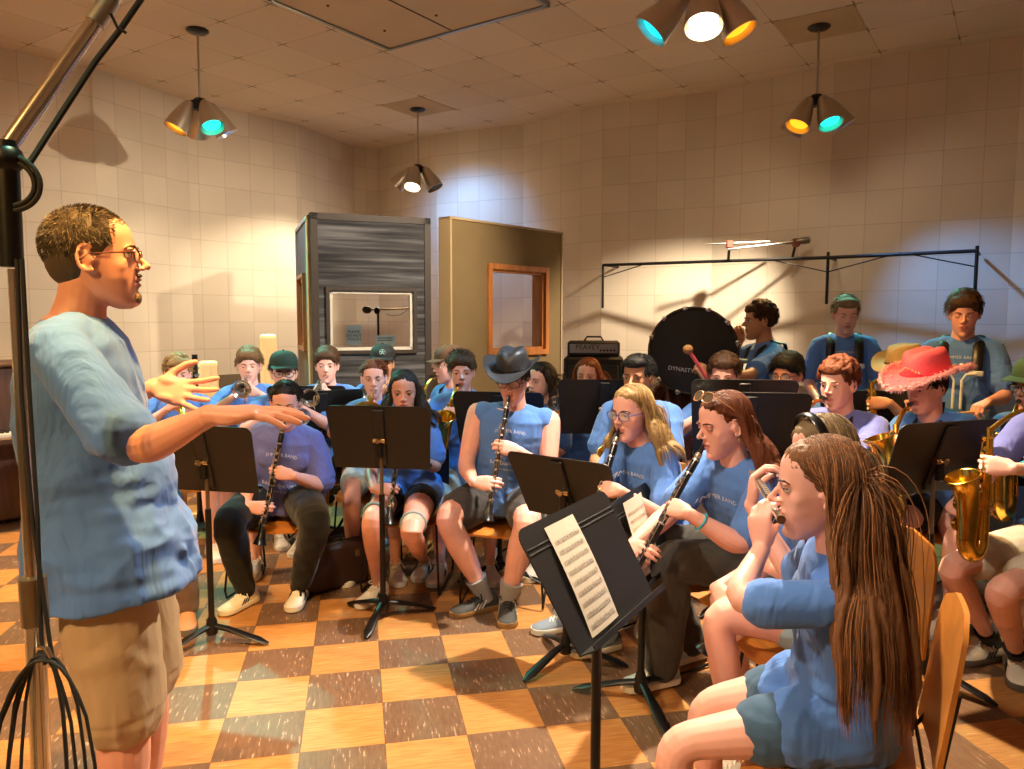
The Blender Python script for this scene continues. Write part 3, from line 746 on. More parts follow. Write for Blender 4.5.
# ------------------------------------------------------------------ chairs
def make_chair(backcol=M_WOODSEAT, label='x'):
    """origin on the floor under the seat centre; the sitter faces +Y"""
    r = empty('wire_leg_chair', (0, 0, 0), label, 'chair', 'wire leg chairs')
    rings = []
    for y in np.linspace(-.2, .21, 9):
        t = (y+.2)/.41; w = .2+.015*math.sin(PI*t); z = .44-.012*math.sin(PI*t)-(.035*max(0, t-.8)/.2)
        rings.append([(x, y, z+.014*(abs(x)/w)**2) for x in np.linspace(-w, w, 9)]+[(x, y, z-.012+.014*(abs(x)/w)**2) for x in np.linspace(w, -w, 9)])
    MB().loft(rings).build('seat', M_WOODSEAT, r, smooth=60)
    rings = []
    for z in np.linspace(.46, .86, 13):
        t = (z-.46)/.40; w = .20*math.sqrt(max(.0, 1-abs(2*max(t, .5)-1)**4))*.6+.20*.4
        y0 = -.235-.05*t
        rings.append([(x, y0+.3*x*x*1.2, z) for x in np.linspace(-w, w, 9)]+[(x, y0-.012+.3*x*x*1.2, z) for x in np.linspace(w, -w, 9)])
    MB().loft(rings).build('backrest', backcol, r, smooth=60)
    for s in (-1, 1):
        x = s*.2
        P = [V(x*.8, .12, .425), V(x*1.02, .17, .40), V(x*1.12, .215, .06), V(x*1.12, .2, .014), V(x*1.12, -.2, .014), V(x*1.12, -.235, .05), V(x*1.02, -.16, .40), V(x*.8, -.12, .425)]
        MB().tube(P, .0065, 8).build('sled_leg', M_BLACK, r)
        MB().tube([V(x*.75, -.05, .425), V(x*.75, -.2, .43), V(x*.75, -.245, .5), V(x*.72, -.272, .68)], .007, 8).build('back_post', M_BLACK, r)
    MB().tube([V(-.18, .12, .42), V(.18, .12, .42)], .0065, 8).build('crossbar', M_BLACK, r)
    return r
CHAIR_W = make_chair(); CHAIR_B = make_chair(mat('black_shell', (22, 20, 20), .4))
_used = set()
def chair_at(x, y, yaw, label, dark=False, scale=1.0):
    """yaw: direction the sitter faces, azimuth deg (0 = camera, 90 = picture right)"""
    src = CHAIR_B if dark else CHAIR_W
    o = src if id(src) not in _used else copy_tree(src); _used.add(id(src))
    a = math.radians(yaw); f = V(math.sin(a), -math.cos(a), 0)
    return place(o, (x, y, 0), math.atan2(f[1], f[0])-PI/2, label)

# ------------------------------------------------------------------ cases on the floor
cpos = pxz(333, 588, 0)
r = empty('instrument_case', cpos, 'brown hard instrument case standing beside black trousers and white shoe', 'instrument case', rz=math.radians(40))
M_CASE = mat('case_brown', (58, 34, 24), .5, bump=.2, bscale=200)
MB().box((0, 0, .135), (.42, .12, .26), bev=.02).build('shell', M_CASE, r, smooth=30)
mb = MB()
for sx in (-.21,): mb.box((0, 0, 0), (.001, .001, .001))
for dy in (-.02, .02): mb.tube([(-.213, dy, .02), (-.213, dy, .25), (-.2, dy, .268), (.2, dy, .268), (.213, dy, .25), (.213, dy, .02)], .004, 6)
mb.build('metal_trim', mat('worn_trim', (150, 120, 92), .35, .9), r)
MB().tube([(-.06, 0, .262), (-.055, 0, .3), (.055, 0, .3), (.06, 0, .262)], .009, 8).build('handle', M_BLACK, r)
for sx in (-1, 1): MB().box((sx*.13, -.062, .2), (.03, .008, .04)).build('latch', M_NICKEL, r, smooth=0)
cp2 = pxz(352, 565, 0)
r = empty('gig_bag', cp2, 'soft black bag slumped behind the brown case', 'bag')
mb = MB(); mb.ell((0, 0, .13), (.17, .12, .13)); mb.ell((.06, .02, .2), (.11, .09, .1)); mb.ell((-.1, -.02, .09), (.1, .1, .09)); me = remesh(mb, .012, 4); me.materials.append(mat('bag_cloth', (24, 22, 23), .8, bump=.4, bscale=40)); link('bag_body', me, r, 180)
MB().tube([(-.08, 0, .24), (-.04, -.03, .31), (.05, -.03, .33), (.1, 0, .28)], .01, 8, flat=(1.6, .5)).build('strap', M_BLACK, r)

# ------------------------------------------------------------------ near boom stand at the left edge
r = empty('boom_stand', (px(32, 400, 1.5)[0], 1.5, 0), 'tall chrome studio boom stand with coiled black cables at left edge', 'microphone stand')
o = V(px(32, 400, 1.5)[0], 1.5, 0)
bx = px(9, 240, 1.5)-o; lo = px(36, 760, 1.5)-o
def L_(x, y, Y=1.5): return px(x, y, Y)-o
pole_dir = L_(42, 760)-L_(14, 200)
MB().cyl(L_(15, 270), L_(34, 600), .0135, n=20).build('upper_pole', M_CHROME, r)
MB().cyl(L_(34, 590), L_(48, 900), .019, n=20).build('lower_pole', M_CHROME, r)
MB().cyl(L_(33, 578), L_(36, 625), .026, n=20).build('collar', mat('satin_steel', (170, 160, 140), .3, 1), r)
MB().cyl(L_(6, 142), L_(12, 268), .021, n=20).build('boom_joint', M_BLACK, r)
MB().ell(L_(6, 160), (.032, .03, .032)).build('swivel', M_BLACK, r)
q0 = L_(6, 150); q1 = L_(126, -22, 1.62)
MB().cyl(q0, q0+(q1-q0)*1.7, .0165, n=20).build('boom_tube', M_CHROME, r)
MB().cyl(q0+(q1-q0)*.72, q0+(q1-q0)*.86, .0195, n=20).build('boom_sleeve', M_ALU, r)
cb = [L_(28, 166, 1.5), L_(60, 116, 1.54), L_(95, 62, 1.56), L_(120, 30, 1.58), L_(150, -14, 1.6), L_(205, -105, 1.68)]
MB().tube(cb, .006, 8).build('boom_cable', M_RUBBER, r)
MB().tube([L_(110, 14, 1.56), L_(117, 28, 1.57), L_(126, 34, 1.58)], .003, 6).build('cable_tie', M_RUBBER, r)
for rad in (.052, .042): MB().torus(L_(10, 184, 1.49), rad, .0052, face_R((.25, -1, 0)), n=36).build('coiled_cable', M_RUBBER, r)
# cable hanging down the pole and fanned over the hook
for i, (x0, x1) in enumerate(((17, 46), (22, 38))):
    pts = [L_(x0, 260, 1.46), L_(x0+5+i*3, 400, 1.46), L_(x0+16, 520, 1.46), L_(x1+4, 640, 1.45), L_(x1+8, 665, 1.45)]
    MB().tube(pts, .0042, 8).build('hanging_cable', M_RUBBER, r)
for i in range(5):
    wl = (26, 33, 44, 49, 60)[i]; ex = (2.4, 2.0, 2.6, 1.8, 2.2)[i]
    P = []
    for t in np.linspace(-1, 1, 15):
        x = 44+(1, -3, 4, -6, 0)[i]*abs(t)+t*wl*(1-.12*t*(i % 2)); y = 651+abs(t)**ex*118+i*2.5+(abs(t) > .8)*(abs(t)-.8)*320
        P.append(L_(x, y, 1.44-.006*i))
    MB().tube(P, .0034, 8).build('looped_cable', M_RUBBER, r)
MB().tube([L_(38, 655, 1.5), L_(40, 648, 1.44), L_(48, 650, 1.42), L_(52, 658, 1.42)], .005, 8).build('hook', M_CHROME, r)
for k in range(3):
    a = math.radians(30+120*k); lw = L_(48, 900)
    MB().tube([V(lw[0], lw[1], .25), V(lw[0]+.4*math.cos(a), lw[1]+.4*math.sin(a), .03)], .012, 10).build('leg', M_CHROME, r)
    MB().ell((lw[0]+.4*math.cos(a), lw[1]+.4*math.sin(a), .03), .03).build('rubber_foot', M_RUBBER, r)
MB().cyl(L_(48, 900), V(L_(48, 900)[0], L_(48, 900)[1], .2), .019, n=16).build('stand_foot_tube', M_CHROME, r)
# ------------------------------------------------------------------ people
SKIN = {'fair': (230, 172, 156), 'warm': (216, 154, 132), 'tan': (196, 140, 104), 'olive': (188, 136, 102), 'deep': (150, 100, 70)}
def skin_mat(k): return mat('skin_'+k, SKIN[k], .48, bump=.06, bscale=180, var=.05, vscale=14, sss=.12, bdist=.002)
def lip_mat(k): c = SKIN[k]; return mat('lips_'+k, (int(c[0]*.9), int(c[1]*.74), int(c[2]*.76)), .4)
def cloth_mat(name, rgb, wr=.6, rough=.85):
    """cotton with soft creases"""
    if name in MC: return MC[name]
    m, nt, b = new_mat(name); N, L = nt.nodes, nt.links; c = lin(rgb)
    tc = N.new('ShaderNodeTexCoord'); mp = N.new('ShaderNodeMapping'); mp.inputs['Scale'].default_value = (1, 1, .45); L.new(tc.outputs['Object'], mp.inputs['Vector'])
    t = N.new('ShaderNodeTexNoise'); t.inputs['Scale'].default_value = 7; t.inputs['Detail'].default_value = 3; t.inputs['Distortion'].default_value = 1.3; L.new(mp.outputs[0], t.inputs['Vector'])
    t2 = N.new('ShaderNodeTexNoise'); t2.inputs['Scale'].default_value = 260; L.new(tc.outputs['Object'], t2.inputs['Vector'])
    bp = N.new('ShaderNodeBump'); bp.inputs['Strength'].default_value = wr; bp.inputs['Distance'].default_value = .035; L.new(t.outputs['Fac'], bp.inputs['Height'])
    b2 = N.new('ShaderNodeBump'); b2.inputs['Strength'].default_value = .15; b2.inputs['Distance'].default_value = .002; L.new(t2.outputs['Fac'], b2.inputs['Height']); L.new(bp.outputs[0], b2.inputs['Normal'])
    L.new(b2.outputs[0], b.inputs['Normal']); setin(b, 'Base Color', c); setin(b, 'Roughness', rough); setin(b, 'Specular IOR Level', .2); setin(b, 'Sheen Weight', .15)
    MC[name] = m; return m
M_TEE = cloth_mat('blue_tee', (86, 127, 198))
M_TEEP = cloth_mat('periwinkle_tee', (100, 108, 176))
M_PINKTEE = cloth_mat('pink_tee', (196, 140, 150))
M_KHAKI = cloth_mat('khaki', (176, 150, 116), .3)
M_DENIM = cloth_mat('denim', (66, 92, 118), .3)
M_DENIML = cloth_mat('light_denim', (150, 172, 182), .3)
M_DENIMD = cloth_mat('charcoal_denim', (66, 62, 58), .4)
M_LEG = cloth_mat('black_leggings', (20, 19, 20), .2)
M_GREYSH = cloth_mat('grey_shorts', (70, 68, 70), .3)
M_BLACKSH = cloth_mat('black_shorts', (24, 23, 26), .3)
M_MINT = cloth_mat('pale_shorts', (176, 186, 180), .3)
M_CREAMSH = cloth_mat('cream_shorts', (198, 190, 172), .3)
M_PRINT = mat('white_print', (206, 212, 226), .8)
M_SOCKW = mat('white_sock', (220, 216, 208), .9, bump=.3, bscale=200)
M_SOCKB = mat('black_sock', (26, 26, 28), .9)
M_SOCKG = mat('grey_sock', (150, 150, 152), .9, bump=.3, bscale=200)
M_EYEW = mat('eye_white', (222, 216, 208), .25); M_IRIS = mat('iris', (70, 60, 48), .2); M_PUPIL = mat('pupil', (8, 8, 8), .1)
M_LENS = mat('lens', (190, 200, 205), .05); 
def lens_mat():
    m, nt, b = new_mat('clear_lens'); setin(b, 'Base Color', (.9, .93, .95, 1)); setin(b, 'Roughness', .03); setin(b, 'Alpha', .13); return m
M_CLEAR = lens_mat()
M_SUN = mat('sunglass_lens', (92, 78, 66), .06, .3, coat=1)
HAIRC = {'brownlong': (146, 96, 58), 'blond': (178, 140, 88), 'brown': (84, 54, 32), 'dark': (46, 33, 26), 'black': (20, 17, 17), 'ginger': (150, 74, 30), 'auburn': (122, 62, 32), 'lightbrown': (128, 92, 56), 'greybrown': (96, 82, 66), 'ash': (150, 124, 90)}
def hair_mats(k):
    c = HAIRC[k]
    def v(f, n): return mat('hair_%s_%s' % (k, n), tuple(min(255, int(x*f)) for x in c), .58, 0, spec=.28, bump=.5, bscale=60, stretch=(7, 7, .5), bdist=.004)
    return [v(.8, 'mid'), v(1.15, 'light'), v(.6, 'deep')]

def bez(a, b, c, n):
    t = np.linspace(0, 1, n)[:, None]; return (1-t)**2*a+2*t*(1-t)*b+t*t*c
def limb(mb, pts, prof, n=14, step=.02, hint=None, flat=None):
    """pts joints; prof list of (fraction along whole length, radius); corners rounded"""
    pts = [np.asarray(p, float) for p in pts]
    out = [pts[0]]
    for i in range(1, len(pts)-1):
        a, b_, c = pts[i-1], pts[i], pts[i+1]; ra = min(.35*np.linalg.norm(b_-a), .07); rb = min(.35*np.linalg.norm(c-b_), .07)
        p0 = b_+nrm(a-b_)*ra; p1 = b_+nrm(c-b_)*rb
        out += list(bez(p0, b_, p1, 6))
    out.append(pts[-1]); out = np.array(out)
    d = np.r_[0, np.cumsum(np.linalg.norm(np.diff(out, axis=0), axis=1))]
    L_ = d[-1]; k = max(4, int(L_/step)); s = np.linspace(0, L_, k)
    P = np.stack([np.interp(s, d, out[:, i]) for i in range(3)], 1)
    r = np.interp(s/L_, [p[0] for p in prof], [p[1] for p in prof])
    mb.tube(P, list(r), n, hint=hint, flat=flat)
    mb.ell(P[0], r[0], n=10, m=7); mb.ell(P[-1], r[-1], n=10, m=7)
    return P
def ik(a, c, l1, l2, pole):
    a, c = np.asarray(a, float), np.asarray(c, float); d = c-a; D = np.linalg.norm(d); u = d/D
    if D > (l1+l2)*.985: l1 *= D/(l1+l2)/.985; l2 = l2*D/(l1+l2)/.985 if False else D/.985-l1
    if D < abs(l1-l2)*1.05: D = abs(l1-l2)*1.05
    x = (l1*l1-l2*l2+D*D)/(2*D); h = math.sqrt(max(0, l1*l1-x*x))
    p = np.asarray(pole, float); p = p-u*np.dot(p, u); p = nrm(p)
    return a+u*x+p*h

def hand(mb, W, d, n, side, curls, s=1.0, thumb=(.6, .35), spread=.1, fat=1.0, fine=1.0):
    """W wrist; d wrist->knuckles; n out of the palm; side = thumb side direction"""
    d = nrm(d); n = nrm(n-d*np.dot(n, d)); t = nrm(np.cross(d, n)); t = t if np.dot(t, side) > 0 else -t
    R = np.stack([t, n, d], 1)
    rings = []
    for z, w, h in ((-.012, .024, .02), (.012, .028, .018), (.04, .037, .0155), (.07, .041, .0145), (.088, .040, .0125), (.096, .034, .009)):
        a = np.linspace(0, 2*PI, 14, endpoint=False)
        rings.append([W+R@(V(np.sign(math.cos(q))*abs(math.cos(q))**.7*w*fat, np.sign(math.sin(q))*abs(math.sin(q))**.8*h*fat-.0, z)*s) for q in a])
    mb.loft(rings)
    mb.ell(W+R@(V(.022, .009, .036)*s), np.array((.017, .013, .03))*s*fat, R)   # ball of the thumb
    mb.ell(W+R@(V(-.024, .008, .045)*s), np.array((.013, .011, .03))*s*fat, R)
    lens = ((.044, .026, .021), (.048, .030, .022), (.044, .028, .021), (.034, .021, .019)); xs = (.030, .0105, -.0095, -.028); zs = (.088, .094, .090, .082); rr = (.0088, .0090, .0086, .0076)
    for k in range(4):
        c = curls[k] if hasattr(curls[0], '__len__') else curls
        ang = 0; p = W+R@(V(xs[k], .001, zs[k])*s); sp = (1.5-k)*spread
        pts = [W+R@(V(xs[k]*.9, .001, zs[k]-.02)*s), p]
        for j in range(3):
            ang += c[j]; dd = R@V(math.sin(sp)*math.cos(ang), math.sin(ang), math.cos(ang)*math.cos(sp))
            p = p+dd*lens[k][j]*s; pts.append(p)
        r = rr[k]*s*fine*(.6+.4*fat)
        q = [pts[0]]
        for a, b_ in zip(pts[:-1], pts[1:]): q += [a+(b_-a)*.5, b_]
        mb.tube(q, [r*1.05]*2+[r*1.08, r*1.0, r*1.05, r*.93, r*.97, r*.86, r*.72][:len(q)-2], 10)
        mb.ell(pts[-1], r*.78, n=8, m=6)
    # thumb leaves the side of the palm near its base
    to, tc = thumb
    p0 = W+R@(V(.020, .004, .022)*s); 
    def td(a, c): return R@nrm(V(math.sin(a)*math.cos(c), math.sin(c), math.cos(a)*math.cos(c)))
    p1 = p0+td(to, tc*.4)*.042*s; p2 = p1+td(to*.75, tc)*.034*s; p3 = p2+td(to*.45, tc*1.4)*.027*s
    q = [p0, (p0+p1)/2, p1, (p1+p2)/2, p2, (p2+p3)/2, p3]; r = .0105*s*fine*(.6+.4*fat)
    mb.tube(q, [r*1.25, r*1.2, r*1.05, r*.98, r*1.02, r*.95, r*.7], 10); mb.ell(p3, r*.75, n=8, m=6)
    return R

def head_geo(mb, C, R, s, f, ears=True, jaw=1.0, fem=False, chub=1.0):
    def W(p): return C+R@(np.asarray(p, float)*s)
    def E(c, r, Rl=None): mb.ell(W(c), np.asarray(r)*s, R if Rl is None else R@Rl, n=18, m=12)
    E((0, -.014, .032), (.077, .097, .087)); E((0, -.045, .01), (.066, .062, .07)); E((0, .03, .045), (.066, .058, .062))
    rings = []
    jw = jaw*(.93 if fem else 1.0)
    for z, cy, rx, ry in ((-.124, .056, .012, .014), (-.118, .052, .026*jw, .026), (-.106, .043, .039*jw, .040), (-.088, .031, .051*jw*chub, .054), (-.062, .019, .0605*jw*chub, .070), (-.035, .012, .0655*jw*chub, .0775), (-.008, .008, .069*chub, .083), (.02, .006, .0705, .0855), (.05, .002, .0705, .085)):
        a = np.linspace(0, 2*PI, 26, endpoint=False)
        rings.append([W((math.cos(q)*rx, cy+np.sign(math.sin(q))*abs(math.sin(q))**.9*ry, z)) for q in a])
    mb.loft(rings)
    nl = .9 if fem else 1.0
    mb.tube([W((0, .084, .022)), W((0, .091, .006)), W((0, .104, -.010)), W((0, .1125, -.0215)), W((0, .1105, -.029))], [.0065*s*nl, .0068*s*nl, .008*s*nl, .0098*s*nl, .0075*s*nl], 12)
    for sx in (-1, 1):
        E((sx*.0115*nl, .0985, -.0275), (.0075, .0095, .0068))
        E((sx*.030, .083, .021), (.021, .0085, .0065), roty(sx*.12)); E((sx*.038, .058, -.020), (.024*chub, .018, .026))
        E((sx*.038, .045, -.045), (.022*chub, .03, .03*chub))
        if ears:
            Re = rotz(-sx*.30)
            E((sx*.0745, -.006, -.004), (.006, .0145, .027), Re)
            th_ = np.linspace(-1.9, 2.35, 13)     # helix from the lobe round the back to the front top
            mb.tube([W((sx*(.0765+.008*max(0, math.cos(q))), -.006-.0185*math.cos(q), -.002+.031*math.sin(q))) for q in th_], [s*k_ for k_ in np.linspace(.0052, .0038, 13)], 7)
            E((sx*.0765, .001, -.030), (.005, .007, .0085)); E((sx*.076, .009, -.006), (.004, .0035, .008))
    E((0, .0895, -.0535), (.0215, .0085, .0052)); E((0, .0875, -.0655), (.0185, .0085, .0062)); E((0, .074, -.104), (.021*jw, .017, .016))
    return W

def face_finish(me, C, R, s, mouth=0):
    """sockets and mouth pressed into the finished surface; lips get their own material"""
    v = getv(me); q = (v-C)@R/s
    for sx in (-1, 1):
        d2 = ((q[:, 0]-sx*.031)/.0155)**2+((q[:, 2]-.006)/.0105)**2; w = np.exp(-d2)*(q[:, 1] > .045)
        q[:, 1] -= w*.0085
        d3 = ((q[:, 0]-sx*.0115)/.0045)**2+((q[:, 2]+.0325)/.003)**2; q[:, 2] += np.exp(-d3)*(q[:, 1] > .08)*.004
    w = np.exp(-((q[:, 2]+.0595)/.0028)**2)*np.exp(-(q[:, 0]/.02)**4)*(q[:, 1] > .06); q[:, 1] -= w*(.004+mouth*.006)
    w = np.exp(-(q[:, 0]/.004)**2)*np.exp(-((q[:, 2]+.042)/.007)**2)*(q[:, 1] > .07); q[:, 1] -= w*.002
    ne = len(me.edges); ed = np.empty(ne*2, np.int64); me.edges.foreach_get('vertices', ed); ed = ed.reshape(-1, 2)
    mk = (np.abs(q[:, 0]) < .0705) & (np.abs(q[:, 0]) > .022) & (q[:, 1] > -.005) & (q[:, 2] > -.112) & (q[:, 2] < .075) & ~((np.abs(q[:, 0]) < .05) & (np.abs(q[:, 2]-.006) < .016) & (q[:, 1] > .04))
    mk |= (q[:, 2] > .03) & (q[:, 1] > .03) & (q[:, 2] < .12) & (np.abs(q[:, 0]) < .07)
    ids = np.where(mk[ed[:, 0]] & (np.linalg.norm(q[ed[:, 0]], axis=1) < .2))[0]; e2 = np.concatenate([ed, ed[:, ::-1]]); e2 = e2[mk[e2[:, 0]] & (np.linalg.norm(q[e2[:, 0]], axis=1) < .2)]
    loc, inv = np.unique(e2[:, 0], return_inverse=True); cnt = np.bincount(inv)
    for _ in range(14):
        acc = np.stack([np.bincount(inv, q[e2[:, 1], i]) for i in range(3)], 1)/cnt[:, None]; q[loc] = q[loc]*.35+acc*.65
    setv(me, q@R.T*s+C)
    n = len(me.polygons); c = np.empty(n*3); me.polygons.foreach_get('center', c); c = (c.reshape(-1, 3)-C)@R/s
    lip = (np.abs(c[:, 0]) < .023) & (c[:, 1] > .070) & (c[:, 2] > -.0715-.0) & (c[:, 2] < -.0485) & (((c[:, 0]/.0235)**2+((c[:, 2]+.060)/.0115)**2) < 1)
    me.polygons.foreach_set('material_index', lip.astype(np.int32))

def strands_mesh(name, paths, rads, mats, parent, org, n=3, base=None, taper=True):
    """many thin tapering strands (paths: (N, K, 3)) as one mesh, with an optional base surface"""
    P = np.asarray(paths); N_, K = P.shape[:2]
    T = np.empty_like(P); T[:, 1:-1] = P[:, 2:]-P[:, :-2]; T[:, 0] = P[:, 1]-P[:, 0]; T[:, -1] = P[:, -1]-P[:, -2]
    T /= np.linalg.norm(T, axis=2)[..., None]+1e-9
    h = np.array([.31, .52, .11]); x = np.cross(h, T); x /= np.linalg.norm(x, axis=2)[..., None]+1e-9; y = np.cross(T, x)
    tt = np.linspace(0, 1, K); rr = (np.where(tt < .15, .6+.4*tt/.15, 1.)*(np.where(tt > .6, 1-(tt-.6)/.4*.85, 1.) if taper else 1.))
    r = np.asarray(rads)[:, None]*rr[None]
    rings = [P+r[..., None]*(math.cos(a)*x+math.sin(a)*y) for a in np.arange(n)*2*PI/n]
    v = np.stack(rings, 2).reshape(-1, 3)       # N,K,n
    idx = np.arange(N_*K*n).reshape(N_, K, n); a = idx[:, :-1]; b_ = idx[:, 1:]
    f = np.stack([a, np.roll(a, -1, 2), np.roll(b_, -1, 2), b_], -1).reshape(-1, 4)
    mi = np.repeat(RNG.integers(0, len(mats), N_), (K-1)*n)
    if base is not None:
        bv = getv(base); nf = len(base.polygons); ls = np.empty(len(base.loops), np.int64); base.loops.foreach_get('vertex_index', ls); lt = np.empty(nf, np.int64); base.polygons.foreach_get('loop_total', lt)
        if (lt == 4).all():
            f = np.concatenate([f, ls.reshape(-1, 4)+len(v)]); mi = np.concatenate([mi, np.zeros(nf, int)]); v = np.concatenate([v, bv])
        bpy.data.meshes.remove(base)
    me = bpy.data.meshes.new(name); me.vertices.add(len(v)); me.vertices.foreach_set('co', (v-org).ravel())
    me.loops.add(len(f)*4); me.loops.foreach_set('vertex_index', f.ravel().astype(np.int32))
    me.polygons.add(len(f)); me.polygons.foreach_set('loop_start', np.arange(len(f), dtype=np.int32)*4)
    try: me.polygons.foreach_set('loop_total', np.full(len(f), 4, np.int32))
    except Exception: pass
    me.polygons.foreach_set('material_index', mi.astype(np.int32))
    for m in mats: me.materials.append(m)
    me.update(calc_edges=True); me.validate()
    return link(name, me, parent, 180)

def push_out(P, colliders):
    for C, R, r in colliders:
        q = (P-C)@R/r; d = np.linalg.norm(q, axis=-1); m = d < 1
        if m.any():
            q = np.where(m[..., None], q/(d[..., None]+1e-9), q); P2 = (q*r)@R.T+C; P = np.where(m[..., None], P2, P)
    return P
def grow(starts, dirs, length, K, colliders, gravity=.35, wave=.0, noise_=.05, seed=1, down=V(0, 0, -1), keep=1.0, face=None):
    P = starts.copy(); d = dirs.copy(); N_ = len(P); st = (length/(K-1)); st = st if np.ndim(st) else np.full(N_, st)
    out = [P.copy()]; ph = RNG.uniform(0, 6.28, N_)
    for k in range(K-1):
        nz = np.stack([vnoise(P, 9, seed+i) for i in range(3)], 1)*noise_
        d = d*(1-gravity)*keep+down*gravity+nz+RNG.normal(0, noise_*.25, P.shape)
        if wave: d[:, 0] += wave*np.sin(ph*.3+P[:, 2]*38); d[:, 1] += wave*np.cos(ph*.3+P[:, 2]*31)
        d /= np.linalg.norm(d, axis=1)[:, None]; P = P+d*st[:, None]
        P = push_out(P, colliders)
        if face is not None:
            fc, fR, fs_, yl = face; q = (P-fc)@fR/fs_; m = (q[:, 2] < .06) & (q[:, 2] > -.26) & (q[:, 1] > yl); q[:, 1] = np.where(m, q[:, 1]-.55*(q[:, 1]-yl), q[:, 1]); P = q@fR.T*fs_+fc
        out.append(P.copy()); d = P-out[-2]; d /= np.linalg.norm(d, axis=1)[:, None]+1e-9
    return np.stack(out, 1)

